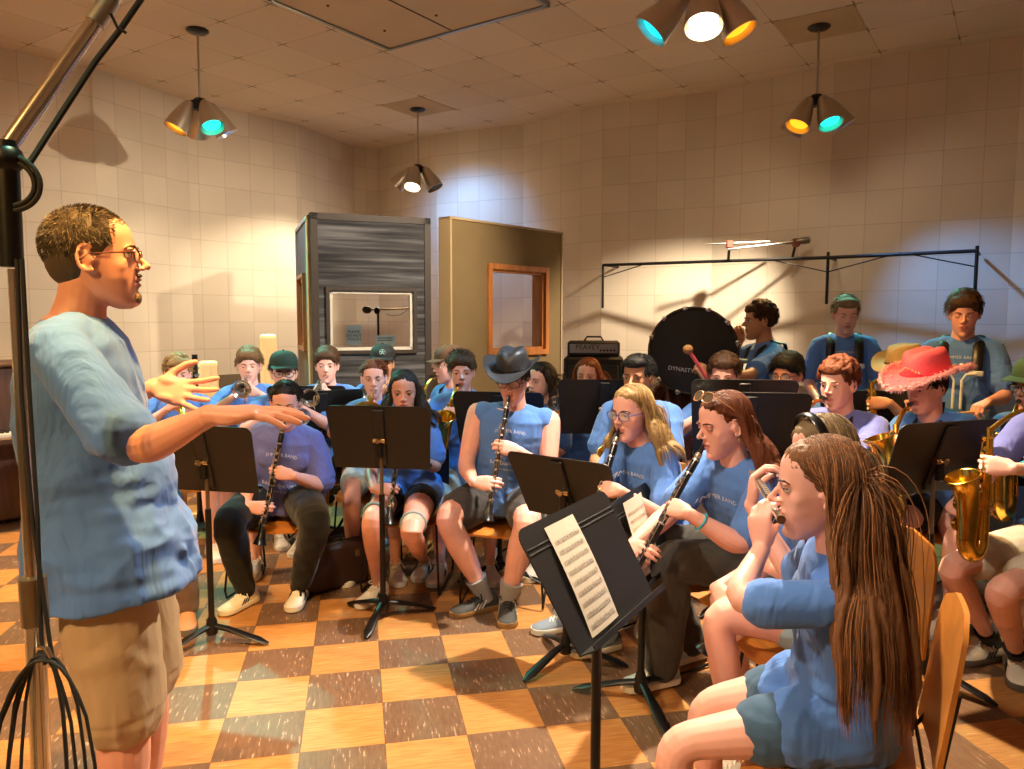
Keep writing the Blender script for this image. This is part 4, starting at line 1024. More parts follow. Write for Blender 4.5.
def hair_build(kind, colr, C, R, s, root, org, near, colliders, length=.3, part=0.0, bangs=True, nst=None, ylim=.02, N_neck=None):
    mats = hair_mats(colr); E_ = (C+R@(V(0, -.018, .036)*s), R, np.array((.081, .099, .090))*s)
    mb = MB()
    def E(c, r, Rl=None): mb.ell(C+R@(np.asarray(c, float)*s), np.asarray(r)*s, R if Rl is None else R@Rl, n=18, m=12)
    vox = .0045 if near else .007
    if kind == 'buzz':
        E((0, -.0135, .036), (.0800, .0995, .0890)); E((0, -.046, .0), (.0725, .066, .072))
        amp = .0008
    elif kind in ('short', 'mop', 'curly'):
        E((0, -.021, .042), (.0835, .101, .092)); E((0, -.048, .01), (.074, .070, .062))
        if kind != 'short' or bangs:
            E((part*.02, .048, .088), (.066, .046, .034), rotx(-.45))
        if kind == 'mop':
            E((0, .064, .076), (.062, .030, .032)); E((-.045, .03, .06), (.035, .05, .045)); E((.045, .03, .06), (.035, .05, .045)); E((0, -.03, .07), (.088, .10, .078))
        if kind == 'curly':
            r_ = random.Random(int(abs(C[0])*1000))
            for _ in range(70):
                a = r_.uniform(0, 2*PI); t = r_.uniform(.05, 1.35); c = V(math.cos(a)*math.sin(t)*.084, -.018+math.sin(a)*math.sin(t)*.1, .045+math.cos(t)*.094)
                if c[1] > .03 and c[2] < .075: continue
                E(c, (.02, .02, .018))
        amp = .002 if kind != 'curly' else .004
    elif kind == 'long':
        E((0, -.0195, .0375), (.0795, .0985, .0895)); E((0, -.048, .005), (.075, .070, .07)); amp = .001
        E((.0, .030, .080), (.060, .052, .034), rotx(-.5))
    elif kind == 'pulled':
        E((0, -.018, .038), (.0805, .0985, .0895)); E((0, -.048, .008), (.073, .070, .066)); E((.0, .030, .080), (.061, .052, .034), rotx(-.5)); amp = .0012
    base = remesh(mb, vox, 2); v = getv(base); q = (v-C)@R/s
    # open the face: trim hair in front of the hairline
    k = (q[:, 1] > .055) & (q[:, 2] < (.058 if kind in ('mop',) else .068)) & (np.abs(q[:, 0]) < .07)
    n_ = (v-E_[0]); n_ /= np.linalg.norm(n_, axis=1)[:, None]
    v = v+n_*(vnoise(q, 60, 3)*amp*s)[:, None]+n_*(vnoise(q*np.array([1, .3, 1]), 150, 5)*amp*.5*s)[:, None]
    setv(base, v)
    # strands
    N_ = nst or {True: 1500, False: 650}[near]
    if kind == 'buzz': N_ = int(N_*1.3)
    a = RNG.uniform(0, 2*PI, N_*3); z = RNG.uniform(-.55, 1, N_*3); rr_ = np.sqrt(1-z*z)
    U = np.stack([np.cos(a)*rr_, np.sin(a)*rr_, z], 1)
    L0 = U*np.array((.081, .099, .090))+np.array((0, -.018, .038))
    ok = ~((L0[:, 1] > .052) & (L0[:, 2] < .081)) & ~((L0[:, 1] > .008) & (L0[:, 2] < .03)) & (L0[:, 2] > -.05)
    ok &= ~((np.abs(L0[:, 1]+.006) < .024) & (np.abs(L0[:, 0]) > .06) & (L0[:, 2] < .035))
    L0 = L0[ok][:N_]; U = U[ok][:N_]; N_ = len(L0)
    cross = L0-np.array((part*.03, -.045, .128)); nn = U/np.array((.081, .099, .09)); nn /= np.linalg.norm(nn, axis=1)[:, None]
    tang = cross-nn*np.sum(cross*nn, 1)[:, None]; tang /= np.linalg.norm(tang, axis=1)[:, None]+1e-9
    if kind in ('long', 'pulled'):
        side = np.sign(L0[:, 0]-part*.03+1e-6); bk = np.stack([side*.9, np.full(N_, -.55), np.full(N_, -.1)], 1); bk -= nn*np.sum(bk*nn, 1)[:, None]; tang = bk/np.linalg.norm(bk, axis=1)[:, None]
    S0 = C+(L0*s)@R.T; D0 = (tang*.85+nn*(.10 if kind in ('long', 'pulled') else .45))@R.T; D0 /= np.linalg.norm(D0, axis=1)[:, None]
    if kind == 'buzz':
        D0 = (tang*.75+nn*.65)@R.T; P = np.stack([S0, S0+D0*.006*s, S0+D0*.011*s], 1); rad = np.full(N_, .0009)
    elif kind in ('short', 'mop', 'pulled'):
        Ln = {'short': .035, 'mop': .05, 'pulled': .05}[kind]*s; P = grow(S0, D0, RNG.uniform(.6, 1.2, N_)*Ln, 7, [(E_[0], R, E_[2]*(1.05 if kind == 'mop' else 1.03))], .06, noise_=.2 if kind != 'pulled' else .12); rad = RNG.uniform(.0012, .0022, N_)*s
    elif kind == 'curly':
        K = 12; t = np.linspace(0, 1, K); ph = RNG.uniform(0, 6.28, N_); Rn = nn@R.T; Tn = tang@R.T; B = np.cross(Rn, Tn); cr = RNG.uniform(.006, .010, N_)*s; ht = RNG.uniform(.012, .03, N_)*s
        ang = ph[:, None]+t[None]*RNG.uniform(7, 12, N_)[:, None]
        P = S0[:, None]+Rn[:, None]*(ht[:, None]*t[None])[..., None]*.9+(Tn[:, None]*np.cos(ang)[..., None]+B[:, None]*np.sin(ang)[..., None])*cr[:, None, None]; rad = RNG.uniform(.0016, .0026, N_)*s
    else:
        K = 22 if near else 14
        Ln = RNG.uniform(.86, 1.06, N_)*length; col = [(E_[0], R, E_[2]*1.025), (C+R@(V(0, -.03, .0)*s), R, np.array((.079, .072, .075))*s)]+colliders
        P = grow(S0, D0, Ln, K, col, .38, wave=.05 if near else .03, noise_=.10, face=(C, R, s, ylim))
        # lock mass beneath the strands
        gi = RNG.choice(N_, min(N_, 90), replace=False); mb2 = MB()
        for i in gi: mb2.tube(P[i], list(np.interp(np.arange(K), [0, K*.22, K*.42, K-4, K-1], [.0015*s, .002*s, .0085*s, .0085*s, .003*s])), 6)
        b2 = MB(); b2.v = [getv(base)]; b2.n = len(b2.v[0]); b2.f = [tuple(p.vertices) for p in base.polygons]; b2.m = [0]*len(b2.f)
        for vv, in zip(mb2.v): pass
        off = b2.n; vv = np.concatenate(mb2.v); b2.v.append(vv); b2.f += [[i+off for i in f] for f in mb2.f]; b2.m += [0]*len(mb2.f); b2.n += len(vv)
        bpy.data.meshes.remove(base); base = remesh(b2, vox*1.05, 3)
        v = getv(base); q = (v-C)@R; n_ = np.array([RNG.normal(0, 1, 3)]); setv(base, v+getn(base)*(vnoise(v*np.array([1, 1, .12]), 130, 8)*.0028)[:, None])
        rad = RNG.uniform(.0008, .0016, N_)*s*(1 if near else 1.5)
    return strands_mesh('hair', P, rad, mats, root, org, 3, base)

def shoe(A, toe, s, root, org, body, sole_m, lace_m, stripe_m=None, sandal=False, zsole=None, pitch=0):
    """A ankle; toe: horizontal toe direction"""
    f = nrm(V(toe[0], toe[1], 0)); sd = V(-f[1], f[0], 0); up = V(0, 0, 1)
    if pitch: Rp = lambda v: v
    g = V(A[0], A[1], A[2]-.085*s)
    def W(x, y, z):
        return g+(f*(x*math.cos(pitch)+z*math.sin(pitch))+up*(z*math.cos(pitch)-x*math.sin(pitch)))*s+sd*y*s
    prof = [(-.072, .018, .052), (-.066, .030, .078), (-.045, .036, .100), (-.015, .038, .104), (.02, .040, .094), (.055, .043, .078), (.09, .047, .064), (.125, .050, .053), (.155, .048, .046), (.180, .038, .038), (.193, .020, .028)]
    rings = []
    for x, w, h in prof:
        a = np.linspace(0, 2*PI, 16, endpoint=False); r = []
        for q in a:
            cy, cz = math.cos(q), math.sin(q)
            y = np.sign(cy)*abs(cy)**.75*w; z = .022+(h-.022)*max(0, cz)**.8 if cz > 0 else .022+.008*cz
            if cz > 0: y *= 1-.35*(cz**2)*(1 if x < .06 else .7)
            r.append(W(x, y, z))
        rings.append(r)
    sh = MB().loft(rings).build('shoe', body, root, org, smooth=60)
    rings = []
    for x, w, h in prof: rings.append((x, w+.003))
    out = [(x+(0 if x > -.07 else -.004), w) for x, w in rings]; poly = [(x, w) for x, w in out]+[(.199, 0)]+[(x, -w) for x, w in out[::-1]]
    mb = MB(); mb.loft([[W(x, y*k, z) for x, y in poly] for z, k in ((0, .95), (.004, 1), (.024, 1.0), (.028, .97))]); mb.build('sole', sole_m, sh, org, smooth=40)
    if lace_m:
        mb = MB()
        for x in (.03, .05, .07, .09):
            h = np.interp(x, [p[0] for p in prof], [p[2] for p in prof]); P = [W(x, t*.024, h*.985-.012*abs(t)**2.2+.004) for t in np.linspace(-1, 1, 7)]; mb.tube(P, .0035*s, 6)
            P = [W(x+.018*t, t*.022, h*.985-.012*abs(t)**2.2+.005) for t in np.linspace(-1, 1, 7)]; mb.tube(P, .003*s, 6)
        for sx in (-1, 1): mb.tube([W(.022, 0, .102), W(.03, sx*.02, .114), W(.045, sx*.038, .10), W(.04, sx*.03, .09), W(.028, 0, .102)], .0032*s, 6)
        mb.tube([W(.022, 0, .102), W(.04, .035, .09), W(.045, .05, .06)], .003*s, 6)
        mb.build('lace', lace_m, sh, org)
    if stripe_m:
        for sx in (-1, 1):
            for k in range(3):
                x0 = .012+.022*k; P = []
                for t in np.linspace(0, 1, 5):
                    x = x0+.028*(1-t); i = np.interp(x, [p[0] for p in prof], [p[1] for p in prof]); h = np.interp(x, [p[0] for p in prof], [p[2] for p in prof]); z = .028+(h*.62-.02)*t
                    P.append(W(x, sx*(i*(1-.06*t)+.0012), z))
                MB().tube(P, .0042*s, 6, flat=(1, .45), hint=sd).build('stripe', stripe_m, sh, org)
    return sh

def cap_hat(C, R, s, root, org, m, fdir=1, logo=None):
    mb = MB(); rings = []
    for z, k in ((.055, 1.0), (.075, 1.0), (.1, .95), (.12, .82), (.134, .6), (.141, .3), (.142, .02)):
        a = np.linspace(0, 2*PI, 28, endpoint=False); rings.append([C+R@(V(math.cos(q)*.086*k, -.016+math.sin(q)*.105*k, z)*s) for q in a])
    h = mb.loft(rings).build('cap', m, root, org, smooth=60)
    rings = []
    for t in np.linspace(0, 1, 7):
        rings.append([C+R@(V(x*(1-.25*t*t), fdir*(.07+.085*t*(1-.25*(x/.08)**2))-.016*(1-t), .058-.012*t-.22*x*x/.08*1.0*.5+dz)*s) for x, dz in [(x, 0) for x in np.linspace(-.078, .078, 11)]+[(x, .004) for x in np.linspace(.078, -.078, 11)]])
    MB().loft(rings).build('brim', m, h, org, smooth=60)
    MB().ell(C+R@(V(0, -.016, .143)*s), .007*s, n=8, m=6).build('button', m, h, org)
    if logo:
        mb = MB()
        for q in range(5): a = PI/2+q*2*PI/5; mb.tube([C+R@(V(.0, .088, .093)*s), C+R@(V(.018*math.cos(a), .09-.25*.018*math.sin(a)*1.2, .093+.018*math.sin(a))*s)], .003*s, 6)
        mb.torus(C+R@(V(0, .0895, .093)*s), .021*s, .0018*s, R@rotx(-PI/2-.3), n=20, k=6); mb.build('badge', logo, h, org)
    return h
def cowboy(C, R, s, root, org, m, trim=None, fluff=None, gems=None, cu=1.0):
    tilt = R@rotx(-.06)
    def W(x, y, z): return C+tilt@(V(x, y, z)*s)
    rings = []
    for t, k in ((0, 1.0), (.25, .96), (.5, .9), (.75, .84), (.9, .74), (1, .5), (.97, .18)):
        z = .066+.115*t; a = np.linspace(0, 2*PI, 36, endpoint=False)
        rings.append([W(math.cos(q)*.088*k, -.012+math.sin(q)*.112*k, z-(.03*t*math.exp(-(math.cos(q)*k/.35)**2) if t > .6 else 0)+.014*t*math.cos(2*q)*-.5) for q in a])
    h = MB().loft(rings).build('cowboy_hat', m, root, org, smooth=60)
    rings = []; n = 48
    for rr, dz in ((0, .008), (.35, .006), (.7, .004), (1, 0), (1, -.004), (.7, -.003), (.35, 0), (0, .002)):
        ring = []
        for q in np.linspace(0, 2*PI, n, endpoint=False):
            rx, ry = .086+.075*rr, .11+.075*rr; cx = math.cos(q); curl = abs(cx)**2*.062*cu*rr**1.6; dip = -.022*rr*abs(math.sin(q))**3
            ring.append(W(cx*rx*(1-.10*rr*abs(cx)), -.012+math.sin(q)*ry, .066+curl+dip+dz))
        rings.append(ring)
    b_ = MB().loft(rings, cap=False, closed=True).build('brim', m, h, org, smooth=60)
    if trim: MB().tube([W(math.cos(q)*.0885, -.012+math.sin(q)*.1125, .076) for q in np.linspace(0, 2*PI, 40, endpoint=False)], .006*s, 6, closed=True, flat=(.5, 1.3)).build('band', trim, h, org)
    if fluff:
        q = RNG.uniform(0, 2*PI, 2600); rr = 1; cx = np.cos(q); E0 = np.stack([cx*.161*(1-.10*np.abs(cx)), -.012+np.sin(q)*.185, .066+np.abs(cx)**2*.062*cu-.022*np.abs(np.sin(q))**3], 1)
        d = RNG.normal(0, 1, E0.shape)+np.stack([cx*.8, np.sin(q)*.8, 0*q], 1)*.8; d /= np.linalg.norm(d, axis=1)[:, None]; L_ = RNG.uniform(.010, .026, len(q))[:, None]
        P = np.stack([E0, E0+d*L_*.5, E0+d*L_+np.array((0, 0, -.004))], 1); P = C+(P*s)@tilt.T
        strands_mesh('fluffy_edge', P, np.full(len(q), .0016), [fluff], h, org)
    if gems:
        mb = MB()
        for q in np.linspace(.1, 2*PI, 14, endpoint=False):
            cx = math.cos(q); mb.ell(W(cx*.125*(1-.06*abs(cx)), -.012+math.sin(q)*.149, .079+abs(cx)**2*.026*cu-.01*abs(math.sin(q))**3), .0042*s, n=8, m=6)
        for i in range(9): a = PI/2+(i-4)*.13; mb.ell(W(math.cos(a)*.09, -.012+math.sin(a)*.114, .10+.012*math.cos((i-4)*.7)), .0045*s, n=8, m=6)
        mb.build('gem_studs', gems, h, org)
    return h
def glasses(C, R, s, root, org, m, lens=None, up=0, dark=False, w=.026, hh=.019):
    mb = MB(); l_ = MB(); 
    Rg = rotx(.75) if up else np.eye(3); off = V(0, 0, 0) if not up else V(0, -.002, .055)
    def W(x, y, z):
        p = Rg@V(x, y, z)+off; return C+R@(p*s)
    for sx in (-1, 1):
        a = np.linspace(0, 2*PI, 22, endpoint=False); P = [W(sx*.033+np.sign(math.cos(q))*abs(math.cos(q))**.75*w, .099-.006*abs(sx*.033+math.cos(q)*w)/.06, .004+np.sign(math.sin(q))*abs(math.sin(q))**.75*hh) for q in a]
        mb.tube(P, .0019*s, 6, closed=True)
        l_.add(P+[p-R@(Rg@V(0, .0015, 0))*s for p in P], [tuple(range(22)), tuple(range(43, 21, -1))]+[(i, i+22, (i+1) % 22+22, (i+1) % 22) for i in range(22)])
        mb.tube([W(sx*(.033+w), .095, .010), W(sx*.074, .085, .010), W(sx*.079, .0, .008), W(sx*.078, -.02, -.006)], .0022*s, 6)
    mb.tube([W(-.008, .1, .007), W(0, .102, .009), W(.008, .1, .007)], .002*s, 6)
    g = mb.build('glasses' if not up else 'sunglasses', m, root, org); l_.build('lens', lens or M_CLEAR, g, org, smooth=0)
    return g

PEOPLE = {}
def person(head, face=0, body=None, pitch=0, roll=0, hip=None, lean=.06, s=1.0, hs=1.0, fat=1.0, belly=0, fem=False, skin='fair', hair=('short', 'brown'), hl=.3, part=0, bangs=True,
           tee=M_TEE, sleeve=.55, bottoms=('shorts', M_GREYSH), knees=None, ankles=None, shoes=None, toes=None, hands=None, near=False, stand=False, label='', group=None,
           brow=None, beard=None, lids=.35, gaze=0, mouth=0, prints=None, jaw=1.0, chub=1.0, hem=.0, spread=.17, shw=None, poles=None, socks=None, hideleg=False, curls=None, fine=None, ears=None, zhip=None, sag=0, nst=None, name='person', ylim=.02, flare=0, drape=.14):
    head = np.asarray(head, float); a = math.radians(face); Fh = V(math.sin(a), -math.cos(a), 0)
    body = face if body is None else body; b_ = math.radians(body); F = V(math.sin(b_), -math.cos(b_), 0); Lf = V(-F[1], F[0], 0)*1.0
    Lf = np.cross(V(0, 0, 1), F)     # person's left
    Lh = np.cross(V(0, 0, 1), Fh)
    up = V(0, 0, 1); pr = math.radians(pitch)
    fy = Fh*math.cos(pr)-up*math.sin(pr); fz = up*math.cos(pr)+Fh*math.sin(pr)
    # local axes: x = person's right hand side (x cross y = z)
    xr = np.cross(fy, fz); R = np.stack([xr, fy, fz], 1)
    if roll: R = R@roty(math.radians(roll))
    Z0 = 0
    if stand: zh = zhip or .93*s
    else: zh = zhip or .545
    if hip is None: hip = V(head[0], head[1], 0)-F*(lean+.02)
    hip = V(hip[0], hip[1], hip[2] if len(hip) > 2 and hip[2] > .3 else zh)
    N = head-Fh*.035*hs-up*.135*hs-F*.01          # base of the neck
    shw = shw or (.142 if fem else .158)*s*(.6+.4*fat)
    tv = N-hip; TL = np.linalg.norm(tv)
    org = V(hip[0], hip[1], 0); root = empty(name, org, label, 'person', group)
    PEOPLE[label] = root
    sk = skin_mat(skin)
    def spine(t):
        bow = -math.sin(PI*min(1, max(0, t)))*.03+sag*math.sin(PI*min(1, max(0, t)))
        return hip+tv*t+F*bow
    T = nrm(tv); sd = nrm(Lf-T*np.dot(Lf, T)); fw = np.cross(sd, T); fw = fw if np.dot(fw, F) > 0 else -fw
    def torso(mb, prof, n=26, sq=.85):
        rings = []
        for t, w, d, o_ in prof:
            c = spine(t)+fw*o_
            rings.append([c+sd*np.sign(math.cos(q))*abs(math.cos(q))**sq*w+fw*np.sign(math.sin(q))*abs(math.sin(q))**sq*d for q in np.linspace(0, 2*PI, n, endpoint=False)])
        mb.loft(rings)
    W0 = s*fat; hipw = .160 if fem else .152
    sh = {sx: N-T*.072*s+sd*sx*shw-fw*.012 for sx in (-1, 1)}    # +1 = person's left
    # ---- arms
    ua, fa = .285*s, .255*s
    hd = hands or {}
    arms = {}
    for sx, key in ((1, 'L'), (-1, 'R')):
        h_ = hd.get(key)
        if h_ is None:
            kn = hip+F*.30+Lf*sx*.13+up*.12
            h_ = dict(W=kn, d=F*.8-up*.4-Lf*sx*.3, n=-up, t=-Lf*sx, curls=(.3, .4, .3))
        Wp = np.asarray(h_['W'], float); pole = (poles or {}).get(key); pole = (-up*1.0+Lf*sx*.45-F*.35) if pole is None else np.asarray(pole, float)
        el = ik(sh[sx], Wp, ua, fa, pole) if 'el' not in h_ else np.asarray(h_['el'], float)
        arms[key] = (sh[sx], el, Wp, h_)
    # ---- legs
    legs = {}
    hipj = {sx: hip+Lf*sx*.092*s*(.6+.4*fat) for sx in (-1, 1)}
    th, sn = .43*s, .42*s
    for sx, key in ((1, 'L'), (-1, 'R')):
        kn = (knees or {}).get(key); an = (ankles or {}).get(key)
        if stand:
            an = hip*0+V(hipj[sx][0], hipj[sx][1], .095)+Lf*sx*.04+F*.02 if an is None else np.asarray(an, float); kn = (hipj[sx]+an)/2+F*.03 if kn is None else np.asarray(kn, float)
        else:
            kn = hip+F*.42*s+Lf*sx*spread+up*(.0) if kn is None else np.asarray(kn, float)
            if knees is None or key not in (knees or {}): kn[2] = .51*s
            an = V(kn[0], kn[1], .09)+F*.03 if an is None else np.asarray(an, float)
        legs[key] = (hipj[sx], kn, an)
    # ---- body, one surface
    mb = MB(); k = W0
    torso(mb, [(-.14, .11*k, .09*k, 0), (-.08, .15*k, .12*k, 0), (.02, hipw*k, .125*k, 0), (.3, .13*k, .10*k, .01), (.55, .14*k, .105*k, 0), (.78, .150*k, .10*k, 0), (.9, .135*k, .085*k, -.005), (.97, .10*k, .06*k, -.01)])
    nk = .052*s*(.93 if fem else 1.06)*(.85+.15*fat)
    limb(mb, [spine(.9)-fw*.01, N-T*.01, head-R[:, 1]*.028*hs-R[:, 2]*.05*hs], [(0, nk*1.5), (.35, nk*1.15), (.6, nk), (1, nk*.98)], 18)
    for sx in (-1, 1): limb(mb, [N-T*.05*s, sh[sx]-T*.004], [(0, .036*k), (1, .046*k)], 12)
    fr = fine or (1.0 if near else 1.12)
    for key, (S_, el, Wp, h_) in arms.items():
        limb(mb, [S_, el, Wp], [(0, .050*k), (.12, .050*k), (.3, .045*k), (.48, .038*k), (.54, .039*k), (.66, .039*k), (.8, .032*k), (.93, .0255*(.5+.5*k)), (1, .024*(.5+.5*k))], 14)
        hand(mb, Wp, h_['d'], h_['n'], h_.get('t', up), h_.get('curls', (.5, .6, .4)), .95*s*h_.get('hs', 1), h_.get('thumb', (.6, .5)), h_.get('spread', .06), .9+.1*fat, fr)
    full = bottoms[0] == 'pants'
    for key, (hj, kn, an) in legs.items():
        bk = nrm(kn-hj); 
        limb(mb, [hj, kn, an], [(0, .088*k), (.2, .084*k), (.38, .066*k), (.47, .056*k), (.53, .055*k), (.62, .0565*k), (.72, .052*k), (.88, .036*k), (.97, .032*k), (1, .034)], 16)
        cm = kn*.68+an*.32; mb.ell(cm-nrm(F*.8+T*.0)*.014, V(.045, .05, .09)*k*.95)
        tv2 = (toes or {}).get(key); tdv = nrm(tv2 if tv2 is not None else F+Lf*(.18 if key == 'L' else -.18)); 
        limb(mb, [an, an+tdv*.015-up*.035, an+tdv*.09-up*.055], [(0, .031*s), (.5, .027*s), (1, .020*s)], 10)
    showears = (hair[0] != 'long') if ears is None else ears
    W = head_geo(mb, head, R, hs, None, ears=showears, jaw=jaw, fem=fem, chub=chub)
    me = remesh(mb, .0042 if near else .0062, 2)
    face_finish(me, head, R, hs, mouth)
    v = getv(me); setv(me, v-org); me.materials.append(sk); me.materials.append(lip_mat(skin))
    bo = link('body', me, root, 180)
    # eyes, lids, brows
    for sx in (-1, 1):
        c = V(sx*.031, .0735, .006); mbx = MB(); Re = R@rotx(-.18 if lids > .5 else -.05)@rotz(gaze)
        mbx.ell(W(c), .0122*hs, Re, n=24, m=16); m_e = mbx.mesh('eye', org)
        q = (getv(m_e)+org-W(c))@Re/hs; pc = np.array([np.mean(q[list(p.vertices)], 0) for p in m_e.polygons]); rr = np.hypot(pc[:, 0], pc[:, 2])
        idx = np.where((pc[:, 1] > 0) & (rr < .0026), 2, np.where((pc[:, 1] > 0) & (rr < .0058), 1, 0)); m_e.polygons.foreach_set('material_index', idx.astype(np.int32))
        for mm in (M_EYEW, M_IRIS, M_PUPIL): m_e.materials.append(mm)
        eo = link('eye', m_e, root, 180)
        lid = MB(); rings = []     # upper lid: part of a slightly larger ball
        for t in np.linspace(1.9, .72-1.25*lids, 7):
            rings.append([W(c+V(.0134*math.sin(u)*1.0, .0134*math.cos(u)*math.cos(t)*1.02, .0134*math.sin(t)*math.cos(u*.55))) for u in np.linspace(-1.45, 1.45, 11)])
        for t in np.linspace(-1.5, -.42, 4):
            pass
        V_ = np.array(rings).reshape(-1, 3); lid.add(V_, [(i*11+j, i*11+j+1, (i+1)*11+j+1, (i+1)*11+j) for i in range(6) for j in range(10)])
        low = []; 
        for t in np.linspace(-1.5, -.50, 4): low.append([W(c+V(.0132*math.sin(u), .0132*math.cos(u)*math.cos(t), .0132*math.sin(t)*math.cos(u*.55))) for u in np.linspace(-1.4, 1.4, 11)])
        V_ = np.array(low).reshape(-1, 3); lid.add(V_, [(i*11+j, i*11+j+1, (i+1)*11+j+1, (i+1)*11+j) for i in range(3) for j in range(10)])
        lo_ = lid.build('eyelid', sk, eo, org, smooth=180)
        lash = MB(); e_ = np.array(rings[-1]); lash.tube(e_+R@V(0, .0008, 0)*hs, .0009*hs if not fem else .0012*hs, 5); lash.build('lashes', mat('lash', (30, 22, 18), .6), eo, org)
    bm = hair_mats(brow or hair[1])[0]
    for sx in (-1, 1): MB().tube([W((sx*.014, .0915, .0235)), W((sx*.028, .0905, .0275)), W((sx*.040, .083, .0265)), W((sx*.049, .072, .020))], [.0032*hs, .0040*hs, .0034*hs, .0014*hs], 7, flat=(1, .7)).build('eyebrow', bm, root, org)
    if beard == 'moustache':
        mb = MB(); mb.tube([W((-.024, .082, -.050)), W((-.012, .094, -.0435)), W((0, .098, -.0425)), W((.012, .094, -.0435)), W((.024, .082, -.050))], [.003, .0045, .0045, .0045, .003], 8); mb.build('moustache', bm, root, org)
    if beard == 'goatee':
        M_BG = mat('beard_grey', (132, 104, 74), .7, bump=.5, bscale=200); MB().ell(W((0, .0815, -.098)), np.array((.022, .012, .017))*hs, R).build('goatee', M_BG, root, org); MB().ell(W((0, .0925, -.0435)), np.array((.021, .006, .0045))*hs, R).build('moustache', M_BG, root, org)
    # ---- hair
    cols = [(spine(.80)-fw*.005, np.stack([sd, fw, T], 1), np.array((.175*k, .135*k, .26*s))), (spine(.35), np.stack([sd, fw, T], 1), np.array((.165*k, .145*k, .30*s)))]
    for sx in (-1, 1): cols.append((sh[sx]+T*.0, np.stack([sd, fw, T], 1), np.array((.085, .085, .085))*k))
    cols.append((N, R, np.array((.066, .07, .09))*s))
    if hair[0] != 'none': hair_build(hair[0], hair[1], head, R, hs, root, org, near, cols, hl, part, bangs, nst, ylim)
    # ---- shirt
    if tee is not None:
        mb = MB(); k = W0; c_ = .012 if near else .014
        pr_ = [(-.06+hem, (hipw+.034+flare)*k, (.156+flare)*k, .0), (.05, (hipw+.026+flare*.7)*k, (.150+flare*.7)*k, .004), (.28, (.152 if fem else .160)*k, .132*k, .012), (.52, .160*k, .132*k, .006), (.74, .170*k, .124*k, 0), (.88, .158*k, .102*k, -.005), (.955, .118*k, .076*k, -.012), (.99, .080*s, .064*s, -.016)]
        torso(mb, pr_)
        if not stand:
            for hj, kn, an in legs.values(): limb(mb, [hj+T*.01, hj+(kn-hj)*drape+T*.008], [(0, .118*k), (1, .112*k)], 18)
        if belly: mb.ell(spine(.26)+fw*.05*belly, (np.array((.15, .13, .17)))*k*(.8+.2*belly), np.stack([sd, fw, T], 1), n=20, m=12)
        if fem:
            for sx in (-1, 1): mb.ell(spine(.66)+sd*sx*.070*k+fw*.070*k, np.array((.072, .066, .070))*k, np.stack([sd, fw, T], 1))
        for sx, key in ((1, 'L'), (-1, 'R')):
            S_, el, Wp, h_ = arms[key]
            limb(mb, [N-T*.038*s+sd*sx*.03, S_-T*.002-sd*sx*(.0 if sleeve > 0 else .075)], [(0, .046*k), (1, .056*k)], 16)
            if sleeve > 0:
                e_ = S_+(el-S_)*min(1, sleeve*1.25)
                limb(mb, [N-T*.045+sd*sx*.07, S_-sd*sx*.002, e_], [(0, .050*k), (.3, .060*k), (.5, .0615*k), (.8, .062*k), (1, .066*k)], 18)
            else: mb.ell(S_-sd*sx*.03, .058*k)
        me = remesh(mb, .006 if near else .009, 4)
        v = getv(me); n_ = getn(me); q = (v-org)
        t_ = ((v-hip)@T)/TL; am = .014 if near else .010
        wr = 1-2*np.abs(vnoise(q*np.array([1, 1, .6])+vnoise(q, 6, 2)[:, None]*.09, 9, 4))
        wr2 = vnoise(q*np.array([.6, .6, 1.5]), 26, 9)
        low = np.clip(1.15-t_*1.0, .3, 1)
        v = v+n_*(wr*am*.8*low+wr2*am*.35*low)[:, None]; setv(me, v-org); me.materials.append(tee); so = link('tshirt', me, root, 180)
        # collar rib
        cc = N-T*.012+fw*(-.012); nr = nk*1.22
        cr_ = [cc+sd*math.cos(q)*nr*1.22+fw*(math.sin(q)*nr*1.18)-T*(.014+.026*max(0, math.sin(q))) for q in np.linspace(0, 2*PI, 30, endpoint=False)]
        MB().tube(cr_, .0065, 8, closed=True, flat=(.8, 1.3), hint=T).build('collar', tee, so, org)
        if prints:
            # chest print set on the front of the shirt, each line bent along the body
            rel = v-N; al = rel@fw; uu = rel@sd; zz_ = -(rel@T); g = .012; nu_, nz_ = 41, 50
            ok_ = al > 0; iu = np.clip(np.round(uu/g).astype(int)+20, 0, nu_-1); iz = np.clip(np.round(zz_/g).astype(int), 0, nz_-1)
            H = np.full((nu_, nz_), -1.); np.maximum.at(H, (iu[ok_], iz[ok_]), al[ok_])
            for _ in range(3):
                Hn = H.copy()
                for dx, dz in ((1, 0), (-1, 0), (0, 1), (0, -1)): Hn = np.where(H < 0, np.maximum(Hn, np.roll(H, (dx, dz), (0, 1))), Hn)
                H = Hn
            Hs = sum(np.roll(H, (i, j), (0, 1)) for i in (-1, 0, 1) for j in (-1, 0, 1))/9
            for txt, z, size, arch in prints:
                cu = bpy.data.curves.new('lettering', 'FONT'); cu.body = txt; cu.size = size; cu.align_x = 'CENTER'; cu.resolution_u = 1
                o = bpy.data.objects.new('t', cu); COL.objects.link(o); dg = bpy.context.evaluated_depsgraph_get(); tm = bpy.data.meshes.new_from_object(o.evaluated_get(dg), depsgraph=dg); bpy.data.objects.remove(o); bpy.data.curves.remove(cu)
                tvv = getv(tm); X = tvv[:, 0]; Z = z-(tvv[:, 1]-arch*X**2)
                fu = np.clip(X/g+20, 0, nu_-2); fz_ = np.clip(Z/g, 0, nz_-2); i0 = fu.astype(int); j0 = fz_.astype(int); a_, c_2 = fu-i0, fz_-j0
